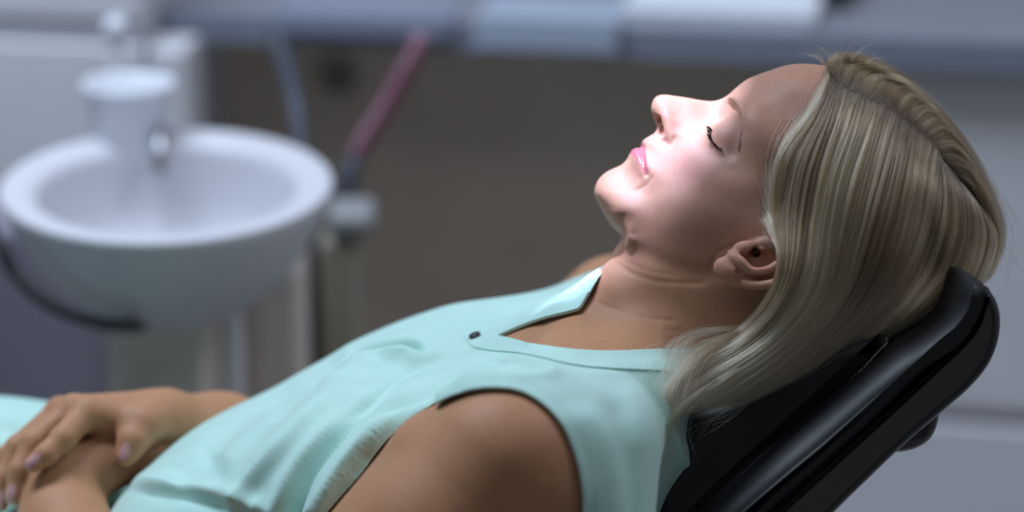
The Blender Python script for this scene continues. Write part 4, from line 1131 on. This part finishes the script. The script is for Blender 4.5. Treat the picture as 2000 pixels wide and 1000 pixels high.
# things on the worktop
def wthing(name, s, d, label, cat): return empty(name, wb(s, d, WZ), label, cat)
def s_d(px, py):
    p = on_z(px, py, WZ); return float((p - A) @ ex), float((p - A) @ ey)
sa, da = s_d(1212, 44); sb, db = s_d(1590, 44)
tr = wthing('paper_stack', (sa + sb) / 2, da + 0.1, 'white stack of paper lying on the worktop above the woman\'s forehead', 'paper')
for q in range(5):
    wbox('sheet', sa + 0.003 * (q % 2), sb + 0.002 * (q % 3), da + 0.002 * (q % 2), da + 0.22, WZ + 0.0028 * q, WZ + 0.0028 * q + 0.0026, M_PAPER, tr, r=0.0006)
sc_, dc_ = s_d(1630, 20)
st = wthing('stapler', sc_, dc_ + 0.05, 'small black stapler on the worktop beside the white paper', 'stapler')
wbox('base', sc_ - 0.016, sc_ + 0.016, dc_, dc_ + 0.12, WZ, WZ + 0.012, M_BLACK, st, r=0.004)
wbox('arm', sc_ - 0.012, sc_ + 0.012, dc_ + 0.006, dc_ + 0.115, WZ + 0.018, WZ + 0.038, M_BLACK, st, r=0.006)
wbox('hinge', sc_ - 0.010, sc_ + 0.010, dc_ + 0.09, dc_ + 0.112, WZ + 0.008, WZ + 0.03, M_STEEL, st, r=0.003)
# pale blue tray lip hanging over the edge
s0t, zt0 = s_at(925, 48, -0.012); s1t, zt1 = s_at(1205, 110, -0.012)
ty = empty('towel', wb((s0t + s1t) / 2, 0.0, WZ), 'pale blue towel hanging over the worktop edge, left of the woman\'s nose', 'towel')
wbox('hanging_flap', s0t, s1t, -0.010, -0.003, zt1, WZ + 0.006, M_LBLUE, ty, r=0.003)
wbox('top_flap', s0t, s1t, -0.010, 0.10, WZ + 0.0005, WZ + 0.006, M_LBLUE, ty, r=0.002)
s0t, _ = s_at(535, 30, -0.012); s1t, _ = s_at(880, 72, -0.012)
zt1 = s_at(700, 72, -0.012)[1]
ty = empty('drying_cloth', wb((s0t + s1t) / 2, 0.0, WZ), 'blue grey folded cloth on the worktop edge above the red tube', 'cloth')
M_BCL = mat('blue_grey_cloth', (0.27, 0.30, 0.40), rough=0.8, noise=0.05, nscale=60)
wbox('hanging_flap', s0t, s1t, -0.009, -0.003, zt1, WZ + 0.004, M_BCL, ty, r=0.0028)
wbox('top_flap', s0t, s1t, -0.009, 0.05, WZ + 0.0005, WZ + 0.004, M_BCL, ty, r=0.0015)

# ------------------------------------------------------------------ the rinsing basin
def lathe(name, prof, c, m, parent, origin=None, seg=64, tilt=None):
    prof = np.asarray(prof); V, F = [], []
    for r, z in prof:
        for q in range(seg):
            a = 2 * math.pi * q / seg; V.append((r * math.cos(a), r * math.sin(a), z))
    for i in range(len(prof) - 1):
        for q in range(seg): F.append((i * seg + q, i * seg + (q + 1) % seg, (i + 1) * seg + (q + 1) % seg, (i + 1) * seg + q))
    V = np.array(V)
    if tilt is not None: V = V @ np.array(tilt.to_matrix()).T if hasattr(tilt, 'to_matrix') else V @ np.array(tilt).T
    return mesh_ob(name, V + c, F, m, parent=parent, origin=c if origin is None else origin)
def tube(name, pts, rad, m, parent=None, seg=12, origin=None, k=10):
    C = catmull(pts, k); n_ = len(C); R = np.interp(np.linspace(0, 1, n_), np.linspace(0, 1, len(np.atleast_1d(rad))), np.atleast_1d(rad)) if np.ndim(rad) else np.full(n_, rad)
    t = np.gradient(C, axis=0); t /= np.linalg.norm(t, axis=1, keepdims=True)
    ref = np.array([0.13, 0.4, 0.9]); V, F = [], []
    for i in range(n_):
        a = np.cross(t[i], ref); a /= np.linalg.norm(a); b = np.cross(t[i], a)
        for q in range(seg):
            an = 2 * math.pi * q / seg; V.append(C[i] + (a * math.cos(an) + b * math.sin(an)) * R[i])
    for i in range(n_ - 1):
        for q in range(seg): F.append((i * seg + q, i * seg + (q + 1) % seg, (i + 1) * seg + (q + 1) % seg, (i + 1) * seg + q))
    F.append(tuple(range(seg - 1, -1, -1))); F.append(tuple((n_ - 1) * seg + q for q in range(seg)))
    return mesh_ob(name, V, F, m, parent=parent, origin=C[0] if origin is None else origin)
BD = 2.54
bc0 = at_depth(326, 365, BD); RB = 325 / FPX * BD
tl = Matrix.Rotation(math.radians(4.4), 3, 'X')
unit_base = np.array([bc0[0], bc0[1] + 0.06, 0.0])
cus = empty('cuspidor', unit_base, 'round white ceramic rinsing basin on a grey stand, behind the folded hands', 'basin')
prof_b = [(0.0, -0.116), (0.03, -0.115), (0.062, -0.106), (0.092, -0.086), (0.116, -0.056), (0.131, -0.026), (0.1385, -0.008), (0.1405, -0.001), (0.1395, 0.003), (0.1365, 0.0045), (0.128, 0.004), (0.116, 0.001),
          (0.1095, -0.004), (0.1065, -0.014), (0.103, -0.034), (0.096, -0.060), (0.078, -0.082), (0.045, -0.092), (0.014, -0.094), (0.0, -0.094)]
pb = catmull(np.array(prof_b), 4) * np.array([RB / 0.1405, 1.0])
pb[:, 0] = np.maximum(pb[:, 0], 0)
lathe('bowl', pb, bc0, M_PORC, cus, tilt=tl)
lathe('drain', [(0.0, 0.001), (0.012, 0.001), (0.014, 0.0), (0.014, -0.004)], bc0 + np.array([0, 0, -0.093]), M_STEEL, cus, seg=24)
# rinse nozzle inside the bowl, at the back rim
nz0 = at_depth(318, 276, BD + 0.115); nz1 = at_depth(313, 340, BD + 0.085)
tube('rinse_nozzle', [nz0, nz0 + np.array([0, -0.012, 0.012]), (nz0 + nz1) / 2 + np.array([0, -0.012, 0.008]), nz1], 0.0055, M_STEEL, cus)
# stand below the bowl: a body and pipes
def px_box(name, x0, x1, y0, y1, depth, thick, m, parent, r=0.008):
    a = at_depth(x0, y0, depth); b = at_depth(x1, y1, depth); z0 = min(b[2], a[2])
    lo = np.array([min(a[0], b[0]), a[1], z0]); hi = np.array([max(a[0], b[0]), a[1] + thick, a[2]])
    return box(name, lo, hi, m, parent, r=r)
def down(o_px, y_top, depth, x0, x1, thick, m, parent, name, r=0.01, zb=0.0):
    a = at_depth(x0, y_top, depth); b = at_depth(x1, y_top, depth)
    return box(name, (a[0], a[1], zb), (b[0], a[1] + thick, a[2]), m, parent, r=r)
down(0, 600, BD + 0.02, 205, 402, 0.13, M_UNIT, cus, 'stand_body', 0.012)
pp = at_depth(450, 560, BD + 0.06)
tube('supply_pipe', [pp, pp + np.array([0, 0, -0.2]), np.array([pp[0], pp[1], 0.05]), np.array([pp[0], pp[1], 0.0])], 0.0098, M_WHITE, cus)
down(0, 520, BD + 0.10, 485, 592, 0.10, M_UNIT, cus, 'rear_column', 0.012)
# grey unit body on the far left, behind the basin
gb = at_depth(70, 440, 2.74)
gu = empty('unit_cabinet', np.array([gb[0], gb[1] + 0.1, 0]), 'blue grey unit cabinet standing behind the basin on the far left', 'cabinet')
a = at_depth(-240, 440, 2.74); b = at_depth(203, 440, 2.74)
box('body', (a[0], a[1], 0.06), (b[0], a[1] + 0.13, a[2] - 0.002), M_UNITB, gu, r=0.012)
box('plinth', (a[0] + 0.01, a[1] + 0.01, 0.0), (b[0] - 0.01, a[1] + 0.12, 0.058), M_PLINTH, gu, r=0.004)
# plastic cup and the filler spout behind it
cb = at_depth(256, 308, BD + 0.125)
cup_h = 0.070; k_ = (BD + 0.125) / FPX
pr = [(0.0, 0.0), (62 * k_, 0.0), (64 * k_, 0.002), (80 * k_, cup_h - 0.008), (88 * k_, cup_h - 0.007), (91 * k_, cup_h - 0.003), (90 * k_, cup_h), (86 * k_, cup_h), (78 * k_, cup_h - 0.006), (62 * k_, 0.003), (0.0, 0.003)]
cup_e = empty('drinking_cup', cb, 'white plastic drinking cup standing at the back of the basin', 'cup')
lathe('cup_wall', np.array(pr)[:], cb, M_CUP, cup_e)
sp0 = at_depth(228, 180, BD + 0.21); sp1 = at_depth(226, 56, BD + 0.20)
sp = empty('cup_filler', np.array([sp0[0], sp0[1], cb[2] - 0.01]), 'slim cup filler spout with a white tip above the drinking cup', 'spout')
tube('stem', [np.array([sp0[0], sp0[1], cb[2] - 0.01]), sp0, (sp0 + sp1) / 2, sp1 + np.array([0, 0, -0.005])], 0.0062, M_CUP, sp)
lathe('tip', [(max(0.0, 0.0118 * math.sin(a_)), -0.0125 * math.cos(a_)) for a_ in np.linspace(0, math.pi, 15)], sp1, M_PAPER, sp, seg=24)
down(0, 282, BD + 0.17, 190, 330, 0.06, M_PORC, cus, 'back_ledge', 0.01, zb=cb[2] - 0.05)
# hoses
h = [at_depth(540, 70, 2.84), at_depth(556, 120, 2.82), at_depth(578, 200, 2.78), at_depth(588, 290, 2.76), at_depth(600, 420, 2.74), at_depth(610, 560, 2.74), at_depth(612, 800, 2.76), np.array([at_depth(612, 800, 2.76)[0], at_depth(612, 800, 2.76)[1], 0.01])]
ho = tube('suction_hose', h, 0.0082, M_HOSEG); tag(ho, 'blue grey suction hose hanging from the worktop edge behind the basin', 'hose')
h = [at_depth(818, 84, 2.78), at_depth(800, 122, 2.77), at_depth(752, 208, 2.76), at_depth(712, 272, 2.75), at_depth(694, 304, 2.745)]
rt = empty('saliva_ejector', at_depth(672, 415, 2.74), 'dark red tube with a grey sleeve leaning in the hose holder', 'tube')
tube('red_tube', h, 0.0092, M_RED, rt)
tube('tip', [h[0], h[0] + (h[0] - h[1]) * 0.25, h[0] + (h[0] - h[1]) * 0.45], [0.0100, 0.0100, 0.006], mat('pink_tip', (0.30, 0.19, 0.27), rough=0.4), rt)
tube('sleeve', [h[-1], at_depth(682, 345, 2.74), at_depth(674, 390, 2.74), at_depth(670, 425, 2.74)], [0.008, 0.0088, 0.0088, 0.0088], M_HOSEG, rt)
hh = at_depth(684, 420, 2.70)
hd = empty('hose_holder', np.array([hh[0], hh[1] + 0.03, 0]), 'olive grey stand with a pale ledge right of the basin', 'stand')
px_box('ledge', 636, 732, 416, 474, 2.68, 0.06, mat('pale_ledge', (0.30, 0.305, 0.31), rough=0.5), hd, r=0.010)
down(0, 474, 2.695, 622, 702, 0.05, M_OLIVE, hd, 'post', 0.008)
# black hose looping under the basin on the left
h = [at_depth(-150, 470, 2.745), at_depth(-120, 380, 2.62), at_depth(-50, 385, 2.47), at_depth(-4, 470, 2.43), at_depth(30, 536, 2.43), at_depth(92, 592, 2.43), at_depth(170, 624, 2.44), at_depth(250, 638, 2.48), at_depth(300, 628, 2.53)]
ho = tube('drain_hose', h, 0.0056, M_HOSEB, cus); tag(ho, 'black hose curving under the left side of the basin')
